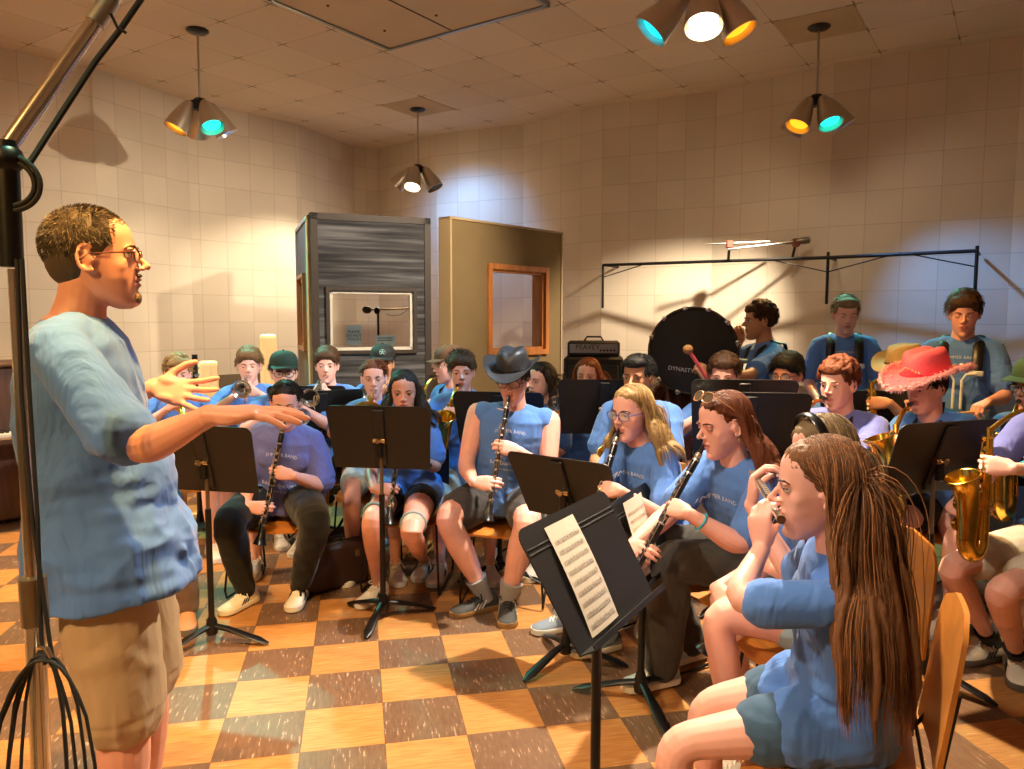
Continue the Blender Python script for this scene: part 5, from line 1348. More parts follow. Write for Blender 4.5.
                yy = Hs[i0, j0]*(1-a_)*(1-c_2)+Hs[i0+1, j0]*a_*(1-c_2)+Hs[i0, j0+1]*(1-a_)*c_2+Hs[i0+1, j0+1]*a_*c_2
                P = N+np.outer(X, sd)+np.outer(yy+.004, fw)-np.outer(Z, T)
                setv(tm, P-org); tm.materials.clear(); tm.materials.append(M_PRINT); link('print', tm, so, 0)
    # ---- bottoms
    if bottoms[0] != 'none':
        mb = MB(); k = W0
        pelv = [(-.16, .12*k, .10*k, 0), (-.10, (hipw)*k, .13*k, 0), (0, (hipw+.012)*k, .135*k, 0), (.12, (hipw+.004)*k, .130*k, 0), (.17, .150*k, .118*k, 0)]
        if stand: pelv = [(-.20, .10*k, .09*k, 0), (-.12, hipw*k*.98, .125*k, 0), (0, (hipw+.008)*k, .132*k, 0), (.12, (hipw)*k, .125*k, 0), (.17, .150*k, .118*k, 0)]
        torso(mb, pelv)
        for key, (hj, kn, an) in legs.items():
            if full:
                lw = bottoms[2] if len(bottoms) > 2 else 1.0
                limb(mb, [hj, kn+nrm(kn-hj)*.006, an+V(0, 0, .0)], [(0, .100*k), (.2, .096*k), (.4, .080*k), (.5, .070*k*(.6+.4*lw)), (.65, .064*k*lw), (.85, .055*k*lw), (1, .050*lw)], 18)
            else:
                fr_ = bottoms[2] if len(bottoms) > 2 else .72
                e_ = hj+(kn-hj)*fr_; limb(mb, [hj, e_], [(0, .103*k), (.6, .099*k), (1, .094*k if fr_ > .6 else .10*k)], 20)
                if stand:
                    pass
        me = remesh(mb, .0065 if near else .009, 4); v = getv(me); n_ = getn(me); q = v-org
        v = v+n_*(vnoise(q+vnoise(q, 8, 6)[:, None]*.04, 17, 12)*.0055)[:, None]; setv(me, v-org); me.materials.append(bottoms[1]); link({'pants': 'trousers', 'shorts': 'shorts'}[bottoms[0]], me, root, 180)
    # ---- socks and shoes
    if shoes:
        for key, (hj, kn, an) in legs.items():
            st_ = shoes.get(key) if key in shoes else shoes
            tv2 = (toes or {}).get(key); tdv = nrm(tv2 if tv2 is not None else F+Lf*(.18 if key == 'L' else -.18))
            shoe(an-tdv*.01, tdv, 1.02*s*shoes.get('size', 1), root, org, st_['m'], st_['sole'], st_.get('lace'), st_.get('stripe'))
            if socks:
                u_ = nrm(kn-an); MB().tube([an-u_*.04, an, an+u_*socks[1]*.6, an+u_*socks[1]], [.039*s, .041*s, .044*s*k, .0485*s*k], 18).build('sock', socks[0], root, org)
    return dict(root=root, org=org, W=W, R=R, head=head, N=N, T=T, sd=sd, fw=fw, F=F, L=Lf, sh=sh, hip=hip, legs=legs, arms=arms, spine=spine, hs=hs, s=s, mouth=W((0, .098, -.0595)))
def SH(m, sole, lace, stripe=None): return dict(m=m, sole=sole, lace=lace, stripe=stripe)
M_SHW = mat('white_leather', (222, 214, 200), .45); M_SHBK = mat('grey_suede', (62, 62, 62), .7, bump=.3, bscale=200); M_SHBL = mat('pale_blue_leather', (170, 196, 204), .5)
M_SOLEW = mat('white_rubber', (220, 214, 200), .6); M_GUM = mat('gum_rubber', (150, 112, 66), .6); M_SOLEG = mat('grey_rubber', (96, 90, 82), .6); M_LACEW = mat('white_lace', (230, 226, 216), .8); M_LACEB = mat('black_lace', (22, 22, 22), .8)
M_STRB = mat('black_stripe', (18, 18, 20), .5); M_STRW = mat('white_stripe', (224, 220, 210), .5)
SH_WHITE = SH(M_SHW, M_SOLEW, M_LACEW, M_STRB); SH_SAMBA = SH(M_SHBK, M_GUM, M_LACEB, M_STRW); SH_BLUE = SH(M_SHBL, M_SOLEW, M_LACEW); SH_BLACK = SH(mat('black_shoe', (24, 24, 24), .5), M_SOLEW, M_LACEB); SH_GREY = SH(mat('grey_canvas', (122, 134, 148), .8, bump=.3, bscale=300), M_SOLEW, M_LACEW); SH_SKATE = SH(M_SHW, M_SOLEG, M_LACEW, M_STRB)

# ------------------------------------------------------------------ instruments
def keywork(mb, P, D, side, r, n, rk=.006, seed=1):
    rn = random.Random(seed)
    for i in range(n):
        p = P+D*(i/n); a = rn.uniform(-.7, .7)
        o_ = nrm(side*math.cos(a)+np.cross(nrm(D), side)*math.sin(a)); mb.cyl(p+o_*r, p+o_*(r+.006), rk, rk*.9, n=9)
def clarinet(M, B, front, label, group='clarinets', near=False):
    """M mouthpiece tip, B bell end"""
    M, B = np.asarray(M, float), np.asarray(B, float); D = B-M; L_ = np.linalg.norm(D); u = D/L_; org = M.copy(); k = L_/.67
    root = empty('clarinet', org, label, 'clarinet', group); front = nrm(front-u*np.dot(front, u)); R = frame(u, front); sd = np.cross(u, front)
    def at(t, r_=0): return M+u*t*k+front*r_
    def lt(name, prof, m): return MB().lathe([(r, t*k) for r, t in prof], c=M, R=R, n=20).build(name, m, root, org, smooth=50)
    lt('mouthpiece', [(.001, 0), (.004, .002), (.0095, .03), (.0125, .06), (.0135, .075), (.001, .075)], M_EBONY)
    MB().lathe([(.0128, .045*k), (.0136, .045*k), (.0142, .065*k), (.0132, .068*k)], c=M, R=R, n=18, cap=False).build('ligature', M_SILVER, root, org)
    lt('barrel', [(.001, .075), (.0145, .075), (.0155, .10), (.0145, .135), (.001, .135)], M_EBONY)
    lt('upper_joint', [(.001, .135), (.0135, .135), (.0138, .36), (.001, .36)], M_EBONY)
    lt('lower_joint', [(.001, .36), (.0145, .36), (.0142, .57), (.001, .57)], M_EBONY)
    lt('bell', [(.001, .57), (.0165, .57), (.0175, .595), (.022, .63), (.032, .66), (.0375, .67), (.034, .672), (.02, .64), (.001, .60)], M_EBONY)
    for t, r_ in ((.075, .0158), (.135, .0152), (.36, .0158), (.57, .0178)): MB().lathe([(r_-.003, (t-.004)*k), (r_, (t-.004)*k), (r_, (t+.004)*k), (r_-.003, (t+.004)*k)], c=M, R=R, n=18, cap=False).build('metal_ring', M_SILVER, root, org)
    mb = MB()
    for t0, t1, a in ((.15, .35, .5), (.16, .30, -.7), (.38, .56, .55), (.37, .55, -.6), (.20, .34, 1.2)):
        o_ = nrm(front*math.cos(a)+sd*math.sin(a)); mb.tube([at(t0)+o_*.017, at(t1)+o_*.017], .0018, 6)
        for t in np.linspace(t0, t1, 4): mb.cyl(at(t)+o_*.012, at(t)+o_*.018, .0022, n=6)
    for t in (.19, .225, .255, .29, .32, .41, .445, .48, .52): mb.torus(at(t, .0155), .0065, .0014, frame(front), n=14, k=5); mb.cyl(at(t, .0165), at(t, .018), .0045, n=10)
    for t, a in ((.17, .9), (.30, -.9), (.335, -1.1), (.50, 1.1), (.53, .9), (.545, 1.3), (.56, -.8)):
        o_ = nrm(front*math.cos(a)+sd*math.sin(a)); mb.cyl(at(t)+o_*.014, at(t)+o_*.020, .0075, n=12); mb.tube([at(t)+o_*.019, at(t+.03)+o_*.021+sd*.004], .0022, 6)
    mb.build('keywork', M_SILVER, root, org, smooth=40)
    return root, (lambda t: M+u*t*k), u, front
def grip(side, u, T, fwd, s=1.0, hand_sx=1, back=.0, pinch=(.55, .75, .5), off=.072):
    """hand wrapped on a tube at T from one side; side = direction from the tube to the wrist"""
    fl = nrm(fwd-u*np.dot(fwd, u)); sd = nrm(side-u*np.dot(side, u)-fl*np.dot(side, fl))
    d = nrm(-sd*.95+fl*.22-u*.05)
    Wp = T+sd*(off+.035)*1.0-fl*.004+u*.015
    return dict(W=Wp, d=d, n=-fl, t=-u, curls=pinch, thumb=(.25, .9), spread=.03)
def trumpet(M, d, label, up=V(0, 0, 1), m=M_SILVER, group='trumpets', bell=1.0, kind='trumpet'):
    d = nrm(d); up = nrm(up-d*np.dot(up, d)); sd = np.cross(d, up); org = M.copy(); root = empty(kind, org, label, kind, group); R = frame(d, up)
    P = lambda a, b_=0, c=0: M+d*a+up*b_+sd*c
    MB().lathe([(.001, 0), (.0135, 0), (.0125, .004), (.0075, .02), (.005, .05), (.0055, .085), (.001, .085)], c=M, R=R, n=18).build('mouthpiece', M_SILVER, root, org)
    MB().tube([P(.07), P(.30), P(.43), P(.455, -.004), P(.475, -.03), P(.475, -.07), P(.45, -.098), P(.42, -.1), P(.24, -.1)], .0062, 12).build('leadpipe', m, root, org)
    MB().tube([P(.18, -.0), P(.10, -.0, .02), P(.075, -.015, .03), P(.062, -.05, .03), P(.075, -.085, .028), P(.11, -.1, .022), P(.2, -.1, .01)], .006, 10).build('bell_bow', m, root, org)
    MB().lathe([(.0065, .10), (.007, .26), (.0095*bell, .33), (.014*bell, .39), (.022*bell, .435), (.036*bell, .465), (.056*bell, .482), (.061*bell, .486), (.061*bell, .489), (.052*bell, .482), (.03*bell, .46), (.014*bell, .42), (.001, .38)], c=P(0, -.002, .018), R=R, n=28, cap=False).build('bell', m, root, org, smooth=60)
    for i in range(3):
        c = P(.215+.027*i, -.05, .004); v_ = MB().cyl(c-up*.075, c+up*.06, .0115, n=16).build('valve', m, root, org); MB().lathe([(.001, .06), (.004, .06), (.004, .078), (.010, .08), (.010, .085), (.001, .085)], c=c, R=frame(up), n=14).build('valve_cap', m, v_, org)
    MB().torus(P(.34, -.045, 0), .014, .003, frame(sd), n=16, k=6).build('finger_ring', m, root, org)
    return root, P, d, up, sd
def trumpet_hands(P, d, up, sd):
    # sd points to the player's right? resolved by the caller through sign
    out = {}
    out['L'] = dict(W=P(.19, -.10, 0)-sd*.075*SGN-d*.04, d=nrm(d*.35+sd*.9*SGN+up*.35), n=nrm(sd*.3*SGN-d*.9), t=up, curls=(.9, .8, .5), thumb=(.3, .8))
    out['R'] = dict(W=P(.16, -.10, 0)+sd*.075*SGN-d*.05-up*.01, d=nrm(d*.55-sd*.35*SGN+up*.75), n=nrm(-sd*.8*SGN-d*.1+up*-.3), t=-d, curls=(.5, 1.0, .7), thumb=(.3, .6))
    return out
SGN = 1
def sax(M, top, bowp, fwd, belldir, label, m=M_BRASS, k=1.0, group='saxophones', sx=1):
    """M mouthpiece tip; top = upper end of the body tube; bowp = bottom of the body tube; fwd = away from the player"""
    M, top, bowp = [np.asarray(q, float) for q in (M, top, bowp)]; org = top.copy(); root = empty('saxophone', org, label, 'saxophone', group)
    u = nrm(bowp-top); L_ = np.linalg.norm(bowp-top); f = nrm(fwd-u*np.dot(fwd, u)); sd = np.cross(u, f)
    # neck
    MB().tube(bez(M+(top-M)*.18, M*.45+top*.55+V(0, 0, .05)*k, top+u*.01, 9), list(np.linspace(.0075, .013, 9)*k), 12).build('neck', m, root, org)
    mdir = nrm(M-(M*.45+top*.55+V(0, 0, .05)*k)); MB().tube([M, M-mdir*.02, M-mdir*.06*k, M-mdir*.085*k], [.003*k, .008*k, .0125*k, .012*k], 14).build('mouthpiece', M_EBONY, root, org)
    bw = .085*k
    MB().tube([top-u*.005, top+u*.02, top+u*L_*.5, bowp], [.015*k, .0145*k, .021*k, .030*k], 18).build('body_tube', m, root, org)
    arc = [bowp+f*bw*(.5-.5*math.cos(t))+u*bw*.75*math.sin(t) for t in np.linspace(0, PI, 12)]
    MB().tube(arc, list(np.linspace(.030, .038, 12)*k), 18).build('bow', m, root, org)
    b0 = bowp+f*bw; bd = nrm(-u*.93+f*.28)
    Pb = [b0-u*.0, b0-u*.07*k, b0-u*.13*k+f*.006*k, b0-u*.19*k+f*.018*k, b0-u*.235*k+f*.034*k, b0-u*.262*k+f*.05*k, b0-u*.27*k+f*.055*k]
    mbb = MB(); rr = [.038, .041, .044, .048, .056, .068, .072]
    mbb.tube(Pb, [q*k for q in rr], 30, cap=False); q2 = [p+(f*.0-u*.0) for p in Pb[::-1]]; mbb.tube(q2, [(q-.003)*k for q in rr[::-1]], 30, cap=False)
    bl = mbb.build('bell', m, root, org, smooth=180)
    T = nrm(Pb[-1]-Pb[-2]); MB().torus(Pb[-1]+T*.001, .0705*k, .0032*k, frame(T), n=36, k=8).build('bell_rim', m, bl, org)
    mb = MB()
    for i, t in enumerate(np.linspace(.10, .93, 11)):
        a = (-.35 if i % 2 else .45)+(.9 if i > 7 else 0); o_ = nrm(f*math.cos(a)+sd*math.sin(a)); r_ = (.015+.015*t)*k; kr = (.009+.013*t)*k; p = top+u*L_*t
        mb.cyl(p+o_*r_, p+o_*(r_+.009*k), kr, kr, n=18); mb.cyl(p+o_*(r_+.009*k), p+o_*(r_+.013*k), kr*.45, n=12)
    for a in (.9, 1.4, -.9, -1.4):
        o_ = nrm(f*math.cos(a)+sd*math.sin(a)); mb.tube([top+u*L_*.08+o_*.024*k, top+u*L_*.92+o_*.040*k], .0022*k, 6)
        for t in np.linspace(.08, .92, 7): mb.cyl(top+u*L_*t+o_*(.015+.01*t)*k, top+u*L_*t+o_*(.026+.014*t)*k, .003*k, n=6)
    for z_ in (.06, .15): mb.cyl(b0-u*z_*k+sd*.040*k, b0-u*z_*k+sd*.054*k, .03*k, n=20); mb.torus(b0-u*z_*k+sd*.058*k, .026*k, .0018*k, frame(sd), n=20, k=5)
    mb.build('keywork', m, root, org, smooth=40)
    MB().tube([bowp-u*.05+f*.03*k, b0-u*.05-f*.03*k], .004*k, 8).build('brace', m, root, org)
    mb = MB()
    for t in (.25, .30, .35, .52, .57, .62): p = top+u*L_*t; mb.cyl(p+f*(.03+.008*t)*k, p+f*(.034+.008*t)*k, .0075*k, n=14)
    mb.build('pearl_keys', mat('pearl', (228, 226, 216), .2), root, org)
    return root, (lambda t: top+u*L_*t), u, f, sd
def strap(pts, root, org, w=.014): MB().tube(pts, w, 8, flat=(1, .3)).build('neck_strap', mat('strap_black', (20, 20, 22), .8), root, org)
# ------------------------------------------------------------------ the band
def D(deg, dz=0): a = math.radians(deg); return V(math.sin(a), -math.cos(a), dz)
UP = V(0, 0, 1)
PRINT = [('SUMMER BAND', .12, .025, 1.2), ('BAND-O-RAMA', .30, .028, 0), ('ON THE ROAD', .33, .016, 0)]
def headR(face, pitch, roll=0):
    Fh = D(face); pr = math.radians(pitch); fy = Fh*math.cos(pr)-UP*math.sin(pr); fz = UP*math.cos(pr)+Fh*math.sin(pr)
    R = np.stack([np.cross(fy, fz), fy, fz], 1); return R@roty(math.radians(roll)) if roll else R
def mouth(head, face, pitch=0, hs=1.0, roll=0): return head+headR(face, pitch, roll)@(V(0, .098, -.0600)*hs)
def left(body): return np.cross(UP, D(body))
def cl_hands(M, B, body, tl=.27, tr=.47, off=.07):
    u = nrm(B-M); L_ = np.linalg.norm(B-M)/.67; F = D(body); S = left(body)
    return {'L': grip(S-UP*.25, u, M+u*tl*L_, F, off=off), 'R': grip(-S-UP*.25, u, M+u*tr*L_, F, off=off)}
def seated(hip, body, label, dark=False): 
    c = np.asarray(hip)+D(body)*.05
    return chair_at(c[0], c[1], body, label, dark)
def clar_player(head, face, body, pitch, B, clabel, hands_kw={}, **kw):
    hs = kw.get('hs', 1.0); M = mouth(head, face, pitch, hs)+headR(face, pitch)@V(0, .002, -.002); B = np.asarray(B, float)
    B = M+nrm(B-M)*.66
    clarinet(M-nrm(B-M)*.012, B, D(body)+UP*.3, clabel)
    p = person(head, face, body, pitch, hands=cl_hands(M, B, body, **hands_kw), **kw); return p
def trumpet_player(head, face, body, pitch, aim, tlabel, m=M_SILVER, bell=1.0, kind='trumpet', **kw):
    hs = kw.get('hs', 1.0); M = mouth(head, face, pitch, hs)-headR(face, pitch)@V(0, .004, 0); d = nrm(aim)
    _, P, d, up, sd = trumpet(M, d, tlabel, m=m, bell=bell, kind=kind)
    p = person(head, face, body, pitch, hands=trumpet_hands(P, d, up, sd), poles={'L': -UP*.7+left(body)*.9, 'R': -UP*.7-left(body)*.9}, **kw); return p
def sax_player(head, face, body, pitch, top, bow, slabel, k=1.0, m=M_BRASS, tl=.22, tr=.62, **kw):
    hs = kw.get('hs', 1.0); Rh = headR(face, pitch); M = mouth(head, face, pitch, hs)-Rh@V(0, .006, 0); F = D(body); S = left(body)
    _, at, u, f, sd = sax(M, top, bow, F-S*.15, None, slabel, m, k)
    h = {'L': grip(S-UP*.2, u, at(tl)+f*.012, F, off=.075), 'R': grip(-S-UP*.2, u, at(tr)+f*.012, F, off=.085)}
    p = person(head, face, body, pitch, hands=h, **kw)
    N = p['N']; org = p['org']; strap([at(.3)-f*.02, N+p['fw']*.13-UP*.16+p['sd']*.02, N+p['fw']*.075-UP*.04+p['sd']*.065, N-p['fw']*.05+UP*.03+p['sd']*.045, N-p['fw']*.05+UP*.03-p['sd']*.045, N+p['fw']*.075-UP*.04-p['sd']*.065, N+p['fw']*.13-UP*.16-p['sd']*.02, at(.3)-f*.02], p['root'], org)
    return p
WRIST = mat('teal_band', (40, 160, 180), .5)
def bracelet(p, key, t, m, r=.034, w=.006):
    S_, el, Wp, h_ = p['arms'][key]; c = Wp+(el-Wp)*t; MB().torus(c, r, w*.5, frame(el-Wp), n=24, k=6).build('bracelet', m, p['root'], p['org'])

# ---- conductor
hp = px(96, 260, 1.98)
sh_ = px(92, 372, 1.80)
cond = person(hp, face=108, body=104, pitch=-3, hip=V(hp[0]+.0, hp[1]+.02, .95), s=1.04, hs=1.06, fat=1.10, belly=1.0, skin='warm', hair=('buzz', 'greybrown'), brow='brown', beard='goatee', near=True, stand=True,
    zhip=.95, tee=M_TEE, sleeve=.66, bottoms=('shorts', M_KHAKI, .93), mouth=.6, lids=.3, hem=-.09, flare=.03, nst=2600, label='man in profile conducting with open hands, blue tshirt and khaki shorts', shoes=SH_WHITE,
    hands={'R': dict(W=px(210, 416, 1.66), d=V(.97, .12, .06), n=V(.05, .1, -1), t=V(.1, .9, .1), curls=((.1, .15, .1), (.12, .18, .1), (.16, .2, .12), (.2, .25, .15)), thumb=(.45, .25), spread=.05, el=px(137, 452, 1.74), hs=1.1),
           'L': dict(W=px(154, 388, 2.25), d=V(.95, -.1, -.15), n=V(.15, -.8, .35), t=V(.3, 0, 1), curls=((.1, .12, .08), (.15, .15, .1), (.2, .2, .1), (.15, .15, .1)), thumb=(1.0, .05), spread=.17, hs=1.1)},
    poles={'L': V(0, .5, -1)})
glasses(hp, cond['R'], 1.06, cond['root'], cond['org'], mat('tortoise_frame', (96, 50, 22), .3), w=.0235, hh=.016)

# ---- flute girl in front
fh = px(820, 487, 1.80); ff, fb, fp = -103, -99, 5
M = mouth(fh, ff, fp)
fd = nrm(V(.20, .95, -.03)); root = empty('flute', M, 'silver flute held at the lips of the long haired girl', 'flute'); org = M.copy()
a0 = M-fd*.07-D(ff)*-.004
MB().cyl(a0, a0+fd*.66, .0095, n=18).build('body_tube', M_SILVER, root, org)
MB().cyl(a0-fd*.004, a0+fd*.012, .0108, n=18).build('crown', M_SILVER, root, org)
MB().ell(a0+fd*.07+UP*.007, (.012, .017, .005), n=14).build('lip_plate', M_SILVER, root, org)
mb = MB()
for i in range(14): c = a0+fd*(.24+.028*i)+UP*.010; mb.cyl(c, c+UP*.005, .0085, n=12)
for sg in (-1, 1): mb.tube([a0+fd*.22+D(ff)*.012*sg+UP*.006, a0+fd*.63+D(ff)*.012*sg+UP*.006], .002, 6)
mb.build('keywork', M_SILVER, root, org, smooth=40)
girl = person(fh, face=ff, body=fb, pitch=fp, hip=V(*px(838, 715, 1.93)[:2], .545), s=.97, hs=1.02, fat=.90, fem=True, skin='fair', hair=('long', 'brownlong'), hl=.60, ylim=-.002, brow='brown', near=True, ears=True, part=.2,
    tee=M_TEE, sleeve=.60, bottoms=('shorts', M_DENIM, .46), lids=.4, nst=4200, label='girl in profile raising a silver flute, long auburn hair down her back', shoes=SH_SKATE, hem=-.05, drape=.30,
    knees={'L': px(672, 742, 1.87), 'R': px(702, 705, 2.12)}, ankles={'L': V(px(672, 742, 1.87)[0]+.06, 1.90, .09), 'R': V(px(700, 705, 2.12)[0]+.06, 2.15, .09)},
    hands={'L': dict(W=px(762, 548, 1.88), d=V(-.06, .12, .98), n=V(.75, .6, -.1), t=V(.6, -.8, .1), curls=(.6, .8, .5), thumb=(.5, .7), el=px(733, 604, 1.72), hs=.95), 'R': dict(W=M+fd*.42+UP*-.07-D(ff)*-.02, d=V(.1, .2, .9), n=V(.8, -.2, .1), t=V(0, -1, 0), curls=(.8, .7, .5), thumb=(.5, .6))},
    poles={'R': -UP+V(0, 1, 0)})
seated(girl['hip']+V(.04, .0, 0), -114, 'wire leg chair under the flute player at bottom right')

# ---- woman with striped hair behind her
h = px(822, 452, 2.42); 
p33 = clar_player(h, -78, -76, 12, px(712, 640, 2.45), 'black clarinet held over bare knees behind the flute player', fem=True, skin='fair', hair=('long', 'ash'), hl=.34, ylim=-.01, brow='brown', tee=M_TEE, sleeve=.5, bottoms=('shorts', M_DENIML, .45), hip=V(*px(836, 640, 2.50)[:2], .545), s=.95,
    knees={'L': px(716, 612, 2.42), 'R': px(722, 590, 2.75)}, ankles={'L': V(*px(745, 600, 2.45)[:2], .09), 'R': V(*px(750, 600, 2.8)[:2], .09)}, shoes=SH_WHITE, label='woman with ash blond hair and dark headband, clarinet over bare legs, mostly hidden', nst=1500)
R_ = p33['R']; MB().tube([p33['W'](V(math.cos(q)*.088, .030, .036+math.sin(q)*.101)) for q in np.linspace(-.1, PI+.1, 24)], .013, 8, flat=(.35, 1.2), hint=R_[:, 1]).build('headband', M_EBONY, p33['root'], p33['org'])
for t, c in ((.14, (30, 34, 60)), (.19, (60, 160, 120)), (.24, (150, 60, 110)), (.30, (30, 30, 40))): bracelet(p33, 'L', t, mat('bead_%d' % c[0]+'_%d' % c[2], c, .4), .031, .012)
seated(p33['hip'], -70, 'wire leg chair behind the flute player\'s hips')

# ---- sunglasses clarinetist
h = px(724, 424, 2.95)
p19 = clar_player(h, -74, -62, 12, px(648, 548, 2.78), 'black clarinet slanting down from the sunglasses woman to the near music sheet', fem=True, fat=1.12, skin='fair', hair=('long', 'auburn'), hl=.30, ylim=-.02, ears=True, brow='brown', tee=M_TEE, sleeve=.62, belly=.35, bottoms=('pants', M_DENIMD, 1.5), lids=.85, hip=V(*px(758, 560, 3.12)[:2], .545), s=.98, hs=1.05, near=True,
    knees={'L': px(668, 560, 2.98), 'R': px(640, 540, 3.3)}, ankles={'L': pxz(662, 664, .10), 'R': pxz(690, 640, .10)}, toes={'L': V(-.85, -.3, 0), 'R': V(-.8, -.4, 0)}, shoes=SH_BLUE, prints=PRINT, nst=2200, label='red haired woman with sunglasses on her head playing clarinet in charcoal jeans')
glasses(h, p19['R'], 1.05, p19['root'], p19['org'], mat('sunglass_frame', (170, 120, 70), .3), M_SUN, up=1, w=.029, hh=.021)
bracelet(p19, 'L', .22, WRIST, .032, .009)
MB().torus(p19['W']((-.079, -.004, -.050)), .010, .0016, frame((1, 0, 0)), n=20, k=6).build('earring', mat('gold', (220, 170, 80), .2, 1), p19['root'], p19['org'])
seated(p19['hip'], -58, 'dark backed chair of the sunglasses clarinetist', True)

# ---- blonde with glasses
h = px(632, 412, 3.34)
p18 = clar_player(h, -48, -50, 8, px(594, 520, 3.10), 'black clarinet played by the blonde girl in blue glasses', fem=True, skin='fair', hair=('long', 'blond'), hl=.33, ylim=.012, brow='lightbrown', tee=M_TEE, sleeve=.55, belly=.2, bottoms=('pants', M_DENIML, 1.2), lids=.5, near=True, s=.97,
    hip=V(*px(655, 520, 3.5)[:2], .545), knees={'R': pxz(600, 532, .51), 'L': pxz(618, 548, .51)}, ankles={'R': pxz(566, 612, .09), 'L': pxz(606, 632, .09)}, toes={'R': V(-.9, -.35, 0), 'L': V(-.85, -.4, 0)}, shoes=SH_GREY, prints=PRINT, nst=2000, label='blonde girl with blue rimmed glasses playing clarinet beside the folded music')
glasses(h, p18['R'], 1.0, p18['root'], p18['org'], mat('blue_frame', (50, 60, 120), .3), w=.027, hh=.020)
seated(p18['hip'], -50, 'wire leg chair of the blonde clarinetist')

# ---- sleeveless cowboy hat clarinetist
h = px(513, 381, 4.08)
p13 = clar_player(h, -14, -6, 10, px(484, 540, 3.72), 'black clarinet held upright by the boy in the black cowboy hat', skin='fair', fat=1.16, hair=('short', 'dark'), tee=M_TEE, sleeve=0, bottoms=('shorts', M_GREYSH, .66), lids=.9, near=True, s=1.04, belly=.3, shw=.20,
    hip=V(*px(507, 480, 4.22)[:2], .56), knees={'R': pxz(446, 517, .53), 'L': pxz(528, 521, .53)}, ankles={'R': pxz(484, 594, .09), 'L': pxz(508, 598, .09)}, toes={'R': V(-.85, -.5, 0), 'L': V(.0, -1, 0)}, shoes=SH_SAMBA, socks=(M_SOCKG, .10), prints=PRINT, nst=700, label='boy in black cowboy hat and sleeveless blue shirt playing clarinet')
cowboy(h, p13['R'], 1.06, p13['root'], p13['org'], mat('black_leather_hat', (38, 36, 38), .5, bump=.15, bscale=60), M_EBONY)
glasses(h, p13['R'], 1.0, p13['root'], p13['org'], mat('thin_frame', (60, 56, 56), .3))
seated(p13['hip'], -6, 'orange seated wire chair under the cowboy hat clarinetist')

# ---- long dark hair, front centre
h = px(404, 392, 4.32)
p10 = clar_player(h, 6, 4, 8, px(390, 515, 4.0), 'clarinet of the dark haired girl, bell resting at her bare knees', fem=True, skin='warm', hair=('long', 'dark'), hl=.34, tee=M_TEE, sleeve=.55, bottoms=('shorts', M_BLACKSH, .36), lids=.3, s=.95, near=True,
    hip=V(*px(410, 480, 4.42)[:2], .545), knees={'R': pxz(371, 519, .51), 'L': pxz(411, 532, .51)}, ankles={'R': pxz(378, 584, .09), 'L': pxz(424, 560, .09)}, toes={'R': V(-.45, -.9, 0), 'L': V(-.1, -1, 0)}, shoes=SH_WHITE, nst=1600, label='girl with long dark hair playing clarinet, grey bands round bare knees')
for key in 'LR':
    hj, kn, an = p10['legs'][key]; c = kn+(hj-kn)*.16; MB().torus(c, .060, .010, frame(hj-kn), n=28, k=8).build('knee_band', mat('knee_band_grey', (120, 140, 140), .8), p10['root'], p10['org'])
seated(p10['hip'], -6, 'black backed chair under the dark haired clarinet girl', True)

# ---- purple shirt, black leggings
h = px(286, 404, 4.12)
p7 = clar_player(h, 10, 4, 14, px(262, 535, 3.9), 'clarinet of the player in black leggings, bell between the knees', fem=True, skin='fair', fat=1.2, hair=('pulled', 'dark'), tee=M_TEEP, sleeve=.66, belly=.7, bottoms=('pants', M_LEG, 1.05), lids=.8, s=.95, near=True,
    hip=V(*px(284, 520, 4.30)[:2], .55), knees={'R': pxz(228, 522, .52), 'L': pxz(316, 522, .52)}, ankles={'R': pxz(246, 590, .09), 'L': pxz(300, 586, .09)}, toes={'R': V(-.42, -.9, 0), 'L': V(.02, -1, 0)}, shoes=SH_WHITE, prints=PRINT, nst=700, label='player in periwinkle shirt and black leggings with clarinet, face behind the conductor\'s hand')
seated(p7['hip'], -10, 'wire leg chair under the player in black leggings')

# ---- hidden player left of all
h = px(120, 405, 3.9)
p2 = person(h, 10, 10, 5, skin='warm', hair=('short', 'brown'), tee=M_TEE, bottoms=('pants', cloth_mat('taupe_trousers', (112, 92, 82)), 1.2), hip=V(*px(140, 480, 4.15)[:2], .545), knees={'L': pxz(178, 530, .52), 'R': pxz(120, 530, .52)}, ankles={'L': pxz(188, 606, .09), 'R': pxz(130, 606, .09)}, shoes=SH(mat('tan_leather', (196, 140, 96), .6), M_SOLEG, None), label='seated player hidden behind the conductor, only taupe trousers and tan shoe showing')
seated(p2['hip'], 10, 'wire leg chair behind the conductor')

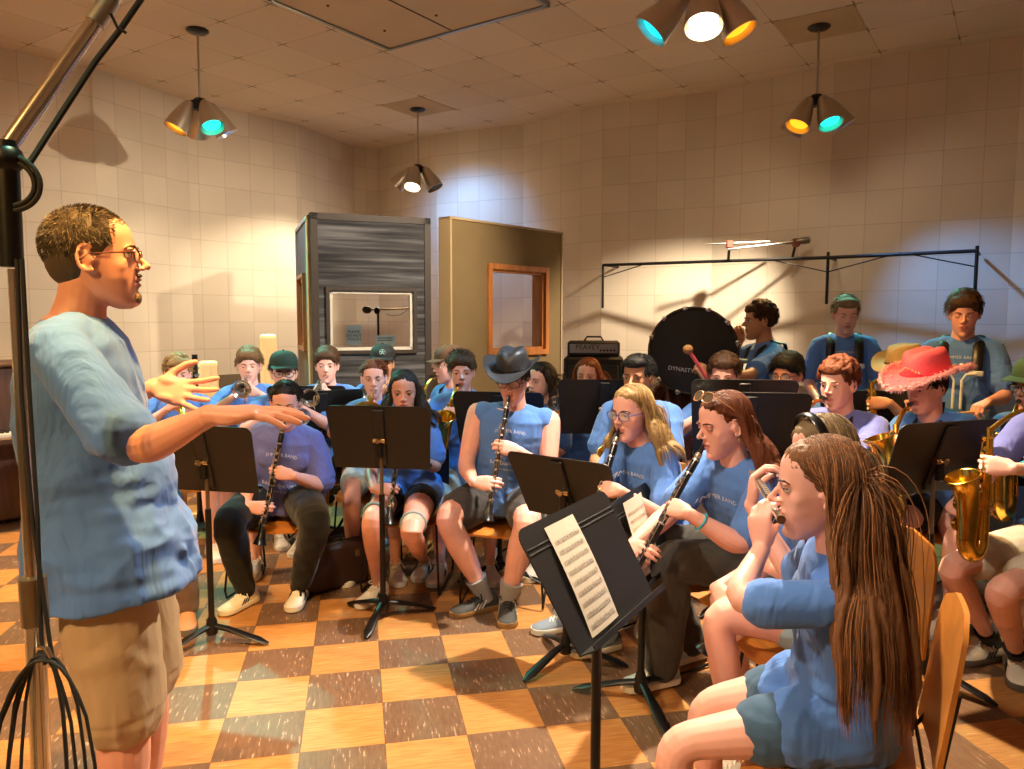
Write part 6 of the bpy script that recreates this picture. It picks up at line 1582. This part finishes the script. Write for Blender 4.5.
# ---- saxophones at right
h = px(838, 384, 3.80); 
p26 = sax_player(h, -52, -40, 6, px(803, 412, 3.55), px(815, 520, 3.5), 'brass saxophone of the red curly haired boy, upper end showing', skin='fair', fat=1.12, hair=('curly', 'auburn'), tee=M_TEEP, sleeve=.62, lids=.4, s=1.02, bottoms=('shorts', M_BLACKSH, .7), shoes=SH_WHITE, label='boy with red curly hair playing saxophone in a mauve lit shirt', nst=900, near=True)
seated(p26['hip'], -34, 'dark backed chair under the red curly haired saxophonist', True)
h = px(926, 388, 3.85)
p28 = sax_player(h, -66, -46, 8, px(896, 425, 3.6), px(900, 500, 3.45), 'brass saxophone of the pink hatted boy, bell at left of the music stand', k=1.0, skin='fair', hair=('short', 'dark'), tee=M_TEE, lids=.5, bottoms=('shorts', M_BLACKSH, .62), hip=V(*px(960, 470, 4.05)[:2], .545), knees={'R': pxz(902, 520, .52), 'L': pxz(950, 518, .52)}, ankles={'R': pxz(912, 606, .09), 'L': pxz(968, 600, .09)}, toes={'R': V(-.4, -.9, 0)}, shoes=SH(M_SHW, M_SOLEG, None, mat('tan_strap', (150, 110, 70), .6)), socks=(M_SOCKW, .09), label='boy in fluffy pink cowboy hat with saxophone behind the right music stand', near=True)
cowboy(h, p28['R'], 1.22, p28['root'], p28['org'], mat('pink_felt', (216, 84, 98), .8, bump=.2, bscale=80), mat('pink_band', (206, 58, 74), .6), mat('pink_fluff', (236, 170, 172), .9), mat('gem', (240, 220, 180), .1, .6), cu=.45)
seated(p28['hip'], -36, 'wire leg chair under the pink hatted saxophonist')
h = px(1062, 386, 3.1)
p30 = sax_player(h, -66, -62, 6, px(990, 428, 2.98), px(981, 540, 2.92), 'large brass saxophone in front of the right edge, bell turned left', k=.9, skin='fair', hair=('short', 'brown'), tee=M_TEEP, sleeve=.55, bottoms=('shorts', M_CREAMSH, .72), hip=V(*px(1075, 500, 3.35)[:2], .545), tl=.3, tr=.72,
    knees={'R': pxz(950, 566, .53), 'L': pxz(1000, 590, .53)}, ankles={'R': pxz(992, 640, .09), 'L': pxz(1018, 654, .09)}, toes={'R': V(-.95, -.25, 0), 'L': V(-.45, -.85, 0)}, shoes=SH_SKATE, socks=(M_SOCKB, .10), label='saxophonist cut by the right edge in cream shorts and black socks', near=True)
bracelet(p30, 'L', .18, WRIST, .030, .008); bracelet(p30, 'L', .24, WRIST, .031, .008); bracelet(p30, 'R', .2, M_EBONY, .030, .006)
seated(p30['hip'], -62, 'wire leg chair at the right edge under cream shorts')
h = px(1034, 386, 3.75)
p29 = sax_player(h, -70, -56, 6, px(1012, 420, 3.5), px(1010, 500, 3.45), 'saxophone at the right edge behind the larger brass one', skin='fair', hair=('short', 'dark'), tee=M_TEE, bottoms=('shorts', M_GREYSH, .7), shoes=SH_WHITE, label='bespectacled player in green cap at the right edge behind a music stand')
cap_hat(h, p29['R'], 1.08, p29['root'], p29['org'], mat('green_cap', (56, 84, 60), .8)); glasses(h, p29['R'], 1.0, p29['root'], p29['org'], M_BLACK)
seated(p29['hip'], -50, 'chair under the green capped player', True)
h = px(904, 374, 4.5)
p27 = sax_player(h, -72, -56, 4, px(872, 382, 4.3), px(874, 470, 4.2), 'saxophone neck glinting between snare drum and tan hat', skin='tan', hair=('short', 'dark'), tee=M_TEE, bottoms=('shorts', M_GREYSH, .7), shoes=SH_WHITE, label='player in tan cowboy hat behind the pink hat')
cowboy(h, p27['R'], 1.08, p27['root'], p27['org'], mat('tan_felt', (168, 142, 98), .85, bump=.2, bscale=80), M_DARKWOOD)
seated(p27['hip'], -50, 'chair under the player in the tan cowboy hat', True)

# ---- middle rows
h = px(638, 377, 4.2)
p16 = sax_player(h, -32, -24, 4, px(622, 415, 4.0), px(622, 500, 3.95), 'saxophone hidden behind the blonde girl, of the moustached man', skin='olive', fat=1.1, hair=('short', 'black'), beard='moustache', tee=M_TEE, bottoms=('shorts', M_GREYSH, .7), s=1.05, shoes=SH_WHITE, lids=.2, label='dark haired man with moustache seated behind the blonde clarinetist', near=True)
seated(p16['hip'], -24, 'chair under the moustached man', True)
h = px(680, 386, 4.9)
p17 = person(h, 112, 40, 0, fem=True, skin='fair', hair=('long', 'auburn'), hl=.36, tee=M_PINKTEE, bottoms=('shorts', M_DENIM, .5), shoes=SH_WHITE, label='girl in pink shirt seen from behind, auburn hair, before the bass drum')
seated(p17['hip'], 40, 'chair under the girl in the pink shirt')
h = px(724, 377, 4.35)
p20 = trumpet_player(h, -22, -18, 6, D(-22, -.1), 'trumpet of the brown curly haired player', skin='fair', hair=('curly', 'brown'), tee=M_TEE, bottoms=('shorts', M_GREYSH, .7), shoes=SH_WHITE, label='player whose brown curls show behind the sunglasses woman')
seated(p20['hip'], -18, 'chair under the brown curly haired player', True)
h = px(787, 375, 4.45)
p25 = trumpet_player(h, -44, -34, 6, D(-52, -.35), 'brass trumpet of the bowl haired boy by the wall', m=M_BRASS, skin='warm', hair=('mop', 'black'), tee=M_TEE, bottoms=('shorts', M_GREYSH, .7), shoes=SH_WHITE, lids=.6, label='boy with black bowl haircut and glasses playing trumpet')
glasses(h, p25['R'], 1.0, p25['root'], p25['org'], mat('thin_frame', (60, 56, 56), .3)); seated(p25['hip'], -30, 'chair under the bowl haired trumpet boy')
h = px(588, 376, 5.1)
p15 = trumpet_player(h, -18, -16, 4, D(-24, -.15), 'silver trumpet of the redhead girl before the amplifier', fem=True, skin='fair', hair=('long', 'ginger'), hl=.32, tee=M_TEE, bottoms=('shorts', M_DENIM, .5), shoes=SH_WHITE, lids=.5, label='redhead girl playing before the black amplifier')
seated(p15['hip'], -16, 'chair under the redhead girl')
h = px(541, 381, 4.95)
p14 = clar_player(h, -45, -30, 4, h+D(-45)*.35-UP*.55, 'clarinet behind the black cowboy hat', fem=True, skin='fair', hair=('long', 'dark'), hl=.26, tee=M_TEE, bottoms=('shorts', M_DENIM, .5), shoes=SH_WHITE, label='dark haired player in bright blue shirt right behind the black cowboy hat')
seated(p14['hip'], -30, 'chair behind the black cowboy hat', True)
h = px(462, 372, 4.85)
p12 = sax_player(h, 2, 2, 6, px(452, 400, 4.62), px(443, 452, 4.6), 'small brass saxophone with a green lit bell', k=.85, skin='fair', hair=('mop', 'brown'), tee=M_TEE, bottoms=('shorts', M_MINT, .78), shoes=SH_WHITE, lids=.5, label='brown haired boy with saxophone and pale shorts, left of the black cowboy hat', knees={'R': px(440, 505, 4.5), 'L': px(490, 505, 4.5)})
seated(p12['hip'], -4, 'orange seated chair under the boy in pale shorts')
h = px(448, 366, 5.4)
p11 = sax_player(h, -62, -40, 6, h+D(-50)*.2-UP*.16, h+D(-40)*.2-UP*.6, 'saxophone behind the brown haired boy', skin='fair', hair=('short', 'brown'), tee=M_TEE, bottoms=('shorts', M_GREYSH, .7), shoes=SH_WHITE, label='player in brown cap looking left behind the saxophone boy')
cap_hat(h, p11['R'], 1.05, p11['root'], p11['org'], mat('brown_cap', (86, 60, 40), .8)); seated(p11['hip'], -40, 'chair under the brown capped player', True)
h = px(374, 379, 4.9)
p8 = trumpet_player(h, 8, 6, 4, D(8, -.28), 'gold mellophone with wide bell above the front centre stand', m=M_BRASS, bell=2.0, kind='mellophone', fem=True, skin='fair', hair=('pulled', 'auburn'), tee=M_TEE, bottoms=('shorts', M_MINT, .74), shoes=SH_WHITE, lids=.5, label='girl with pulled back hair playing a gold mellophone', knees={'R': px(352, 488, 4.5), 'L': px(395, 490, 4.5)})
seated(p8['hip'], -4, 'chair under the mellophone girl')
h = px(383, 364, 5.65)
p9 = trumpet_player(h, 8, 4, 4, D(0, -.2), 'horn of the player in the black logo cap', skin='tan', hair=('short', 'dark'), tee=M_TEE, bottoms=('shorts', M_GREYSH, .7), shoes=SH_WHITE, label='player in black cap with pale emblem before the striped screen')
cap_hat(h, p9['R'], 1.05, p9['root'], p9['org'], mat('black_cap', (26, 30, 34), .8), logo=mat('cap_emblem', (150, 190, 186), .7)); seated(p9['hip'], 4, 'chair under the player in the emblem cap')
h = px(327, 366, 5.4)
p6 = trumpet_player(h, 8, 10, 4, D(4, -.22), 'silver trumpet aimed at the camera by the brown haired boy before the tan wing', skin='fair', hair=('mop', 'brown'), tee=M_TEE, bottoms=('shorts', M_GREYSH, .7), shoes=SH_WHITE, lids=.5, label='boy in bright blue shirt aiming his trumpet forward before the tan wing')
seated(p6['hip'], -4, 'chair under the trumpet boy before the tan wing')
h = px(284, 374, 4.95)
p5 = trumpet_player(h, 17, 14, 2, D(30, -.35), 'trumpet of the dark green capped player', skin='fair', hair=('short', 'dark'), tee=M_TEE, bottoms=('shorts', M_GREYSH, .7), shoes=SH_WHITE, lids=.5, label='bespectacled player in dark green cap above the conductor\'s fingertips')
cap_hat(h, p5['R'], 1.06, p5['root'], p5['org'], mat('dark_green_cap', (18, 48, 38), .8)); glasses(h, p5['R'], 1.0, p5['root'], p5['org'], M_BLACK); seated(p5['hip'], 4, 'chair under the dark green capped player')
h = px(249, 366, 5.45)
p4 = trumpet_player(h, 16, 18, 6, D(16, -.10), 'silver trumpet seen straight into the bell left of the pine post', skin='fair', hair=('mop', 'lightbrown'), tee=M_TEE, bottoms=('shorts', M_GREYSH, .7), shoes=SH_WHITE, lids=.6, label='boy with light brown mop playing trumpet between the two pine posts')
seated(p4['hip'], 8, 'chair under the mop haired trumpet boy')
h = px(178, 375, 5.15)
p3 = trumpet_player(h, 26, 24, 6, D(28, -.45), 'brass trumpet below the conductor\'s far hand', m=M_BRASS, skin='fair', hair=('curly', 'blond'), tee=M_TEE, bottoms=('shorts', M_GREYSH, .7), shoes=SH_WHITE, lids=.6, label='curly blond boy playing trumpet behind the conductor\'s spread fingers')
seated(p3['hip'], 14, 'chair under the curly blond boy')

# tall black instrument standing by the posts
q = px(196, 392, 5.6); r = empty('bass_clarinet', (q[0], q[1], 0), 'tall black keyed instrument standing left of the pine posts', 'bass clarinet'); 
MB().cyl((0, 0, .1), (0, 0, 1.30), .02, n=16).build('body_tube', M_EBONY, r); mb = MB(); keywork(mb, V(0, 0, .4), V(0, 0, .88), V(0, -1, 0), .02, 26, .013); keywork(mb, V(0, 0, .4), V(0, 0, .9), V(.8, -.4, 0), .022, 18, .012, 4); mb.build('keywork', M_NICKEL, r)
MB().lathe([(.001, 0), (.16, 0), (.15, .02), (.03, .04), (.02, .12), (.001, .12)]).build('stand_foot', M_BLACK, r)

# ---- percussion
M_SHELLB = mat('drum_shell', (34, 26, 22), .25, 0, coat=.6); M_HEADW = mat('drum_head', (214, 220, 214), .5); M_HARN = mat('harness_white', (206, 214, 216), .35)
def harness(p, m=M_BLACK, tubes=True):
    N, sd, fw, T, root, org = p['N'], p['sd'], p['fw'], p['T'], p['root'], p['org']
    for sx in (-1, 1): MB().tube([N+sd*sx*.085-fw*.13-T*.14, N+sd*sx*.085-fw*.10-T*.02, N+sd*sx*.085+T*.005-fw*.01, N+sd*sx*.088+fw*.085-T*.055, N+sd*sx*.088+fw*.125-T*.15, N+sd*sx*.085+fw*.135-T*.21], .024, 8, flat=(.32, 1.15), hint=sd).build('harness_strap', m, root, org)
    if tubes:
        for sx in (-1, 1): 
            MB().box(N+sd*sx*.085+fw*.15-T*.20, (.075, .02, .03), np.stack([sd, fw, T], 1), bev=.006).build('harness_plate', M_HARN, root, org)
            MB().tube([N+sd*sx*.09+fw*.165-T*.20, N+sd*sx*.04+fw*.165-T*.205, N+sd*sx*.02+fw*.17-T*.24, N+sd*sx*.02+fw*.20-T*.40], .0075, 8).build('harness_tube', M_HARN, root, org)
def snare(c, r_, h, label, tilt=0):
    root = empty('snare_drum', c, label, 'drum', 'carried snare drums'); R = rotx(tilt)
    MB().lathe([(r_, -h), (r_, 0)], R=R, n=36, cap=False).build('shell', M_SHELLB, root); MB().lathe([(.001, .004), (r_*.97, .004), (r_*.97, -.002), (.001, -.002)], R=R, n=36).build('drum_head', M_HEADW, root)
    for z in (.006, -h): MB().torus(R@V(0, 0, z), r_+.006, .007, R, n=40, k=8).build('hoop', M_HARN, root)
    mb = MB()
    for i in range(8): a = i*PI/4; mb.cyl(R@V((r_+.012)*math.cos(a), (r_+.012)*math.sin(a), -h+.01), R@V((r_+.012)*math.cos(a), (r_+.012)*math.sin(a), 0), .004, n=6); mb.box(R@V((r_+.01)*math.cos(a), (r_+.01)*math.sin(a), -.07), (.016, .016, .04), R@rotz(a))
    mb.build('tension_rods', M_NICKEL, root)
    return root
def stick(a, b_, label, m=M_PINE, tip=None):
    root = empty('drum_stick', a, label, 'drum stick', 'drum sticks'); MB().tube([a, a+(b_-a)*.8, b_-(b_-a)*.04, b_], [.007, .0065, .0035, .005], 10).build('shaft', m, root, a)
    MB().ell(b_, .006, n=8, m=6).build('tip', tip or m, root, a)
for (hx, hy, HY, fc, hc, lab, dl, dx, dz_, st_) in ((846, 314, 5.1, -14, ('short', 'ash'), 'grey blond standing drummer with black harness straps', 'white snare drum at the waist of the grey blond drummer', .03, .95, 1), (964, 313, 4.4, -30, ('mop', 'brown'), 'dark wavy haired standing drummer at right with black harness straps', 'greenish lit snare drum of the wavy haired drummer', -.04, 1.02, 1)):
    h = px(hx, hy, HY); F = D(fc-6); S = left(fc-6); c = V(h[0], h[1], 0)+F*.36+S*dx+UP*dz_
    sg = {}
    for sx, key in ((1, 'L'), (-1, 'R')):
        W_0 = c+S*sx*.20-F*.10+UP*.10; d0 = nrm(F*.8-S*sx*.45-UP*.25)
        sg[key] = dict(W=W_0, d=d0, n=-UP, t=-S*sx, curls=(.9, 1.0, .7), thumb=(.2, .7)); a_ = W_0+d0*.085-UP*.02; stick(a_-nrm(F*.6-S*sx*.75)*.06, a_+nrm(F*.6-S*sx*.75-UP*.12)*.24, 'drum stick in the %s hand of the %s drummer' % ('left' if sx > 0 else 'right', 'grey blond' if hx < 900 else 'wavy haired'))
    p = person(h, fc, fc-6, 14, stand=True, hip=V(h[0]-F[0]*.06, h[1]-F[1]*.06, .93), zhip=.93, skin='fair', hair=hc, tee=M_TEE, sleeve=.6, bottoms=('shorts', M_GREYSH, .8), shoes=SH_WHITE, lids=.9, s=1.0, label=lab, hands=sg, near=True, nst=700, prints=PRINT[:1])
    harness(p); snare(c, .178, .2, dl, .12)
# bass drum and its player
bc = px(693, 351, 4.72); rb = .265
r = empty('bass_drum', bc, 'black marching bass drum with chrome lugs and small white lettering', 'drum'); nb = nrm(V(-.28, -1, .03)); Rb = face_R(nb)
MB().lathe([(rb, 0), (rb, -.36)], R=Rb, n=48, cap=False).build('shell', M_SHELLB, r)
M_BHEAD = mat('black_drum_head', (14, 18, 17), .35)
for z in (.002, -.362): MB().lathe([(.001, z+.003), (rb*.98, z+.003), (rb*.98, z-.003), (.001, z-.003)], R=Rb, n=48).build('drum_head', M_BHEAD, r)
for z in (.004, -.364): MB().torus(Rb@V(0, 0, z), rb+.004, .011, Rb, n=56, k=8).build('hoop', M_SHELLB, r)
mb = MB()
for i in range(12):
    a = i*PI/6+.2; o_ = V(math.cos(a), math.sin(a), 0)
    mb.box(Rb@(o_*(rb+.006)+V(0, 0, .010)), (.022, .03, .018), Rb@rotz(a), bev=.004); mb.tube([Rb@(o_*(rb+.02)+V(0, 0, 0)), Rb@(o_*(rb+.02)+V(0, 0, -.36))], .004, 6); mb.box(Rb@(o_*(rb+.014)+V(0, 0, -.18)), (.024, .022, .06), Rb@rotz(a))
mb.build('lugs', M_NICKEL, r)
text_obj('lettering', 'DYNASTY', .036, face_R(nb, -.12), Rb@V(-.07, -.115, .0065), M_PRINT, r)
text_obj('lettering', 'DYNASTY', .036, face_R(nb, -.12), Rb@V(-.07, -.115, .0065), M_PRINT, r) if False else None
h = px(759, 321, 5.15); Wm = px(708, 379, 4.42)
p22 = person(h, -88, -84, 2, stand=True, hip=V(h[0]+.06, h[1], .93), zhip=.92, skin='tan', hair=('curly', 'brown'), tee=M_TEE, sleeve=.6, bottoms=('shorts', M_GREYSH, .8), shoes=SH_WHITE, lids=.4, s=.98, near=True, label='standing bass drummer in profile with wavy brown hair', nst=800,
    hands={'L': dict(W=Wm, d=nrm(V(-.45, .1, .75)), n=V(-.3, .9, 0), t=V(.3, 0, .8), curls=(1.1, 1.2, .8), thumb=(.3, .9)), 'R': dict(W=px(742, 338, 5.35), d=V(-.5, -.2, .8), n=V(-.3, -.9, 0), t=V(0, 0, 1), curls=(1.0, 1.1, .8), thumb=(.3, .9))})
harness(p22, M_BLACK, False); N = p22['N']; MB().tube([N+p22['fw']*.12-UP*.13, N+p22['fw']*.20-UP*.12, bc+V(.29, .17, .05)], .013, 8).build('harness_arm', M_HARN, p22['root'], p22['org'])
a_, b_ = px(704, 373, 4.38), px(688, 349, 4.38)
r = empty('bass_mallet', a_, 'pink handled mallet with tan felt ball before the black drum', 'mallet'); MB().tube([a_-(b_-a_)*.4, b_], .011, 10).build('handle', mat('pink_handle', (214, 92, 96), .4), r, a_); MB().ell(b_, (.03, .03, .027)).build('felt_ball', mat('felt', (190, 140, 84), .95, bump=.4, bscale=200), r, a_)

# curved plywood chair back at bottom right
cb = chair_at(*px(905, 700, 1.72)[:2], 90+180-90, 'x') if False else None
# ------------------------------------------------------------------ light
LIGHTK = 1.0
w = bpy.data.worlds.new('w'); SC.world = w; w.use_nodes = True
w.node_tree.nodes['Background'].inputs[0].default_value = (.30, .24, .2, 1); w.node_tree.nodes['Background'].inputs[1].default_value = .05
POW = {'white': 300, 'amber': 240, 'teal': 130, 'blue': 140, 'cyan': 50}
# the same clusters hang over the rest of the room, behind and beside the camera
for (x, y), sh in (((-4.11, 4.11), [(335, 32, 'amber'), (240, 28, 'white'), (40, 34, 'white'), (150, 28, 'amber')]),
                   ((-.56, 1.68), [(20, 36, 'white', .5), (100, 36, 'white', .4), (150, 30, 'amber', 2.0), (215, 34, 'teal')]),
                   ((-2.08, -.65), [(75, 40, 'amber'), (30, 34, 'white', .7), (190, 28, 'white', .5), (280, 28, 'amber')]),
                   ((-5.63, 1.78), [(40, 30, 'white'), (130, 28, 'amber'), (220, 28, 'teal'), (310, 28, 'blue')])):
    pendant(x, y, 3.06, sh, 'pendant lamp hanging %s, outside the photo' % {-4: 'beside the piano at far left', 0: 'just above the conductor', -2: 'behind the camera', -5: 'over the empty floor left of the conductor'}[int(x)])
def spot(p, d, col, e, name='bulb_light', cone=74, blend=.7, rad=.045):
    L = bpy.data.lights.new(name, 'SPOT'); L.energy = e*LIGHTK; L.color = col; L.spot_size = math.radians(cone); L.spot_blend = blend; L.shadow_soft_size = rad
    o = bpy.data.objects.new(name, L); COL.objects.link(o); o.location = tuple(p)
    o.rotation_euler = Vector(tuple(d)).to_track_quat('-Z', 'Y').to_euler(); return o
for p, d, c, mu in LAMP_SPOTS: spot(p, d, BULB[c][1], POW[c]*mu, cone=96 if mu == 2.2 else 120 if mu == .3 else 70 if mu == 1.81 else 74)
for p, d, c, mu in LAMP_SPOTS: spot(p, d, (1, .83, .60), 11, 'bulb_fill', 165, 1.0, .06)  # extra warm wide spot at each bulb, added as fill for the room
vs = SC.view_settings; vs.view_transform = 'Standard'; vs.look = 'None'; vs.gamma = 1; vs.use_curve_mapping = False; vs.exposure = 0.3
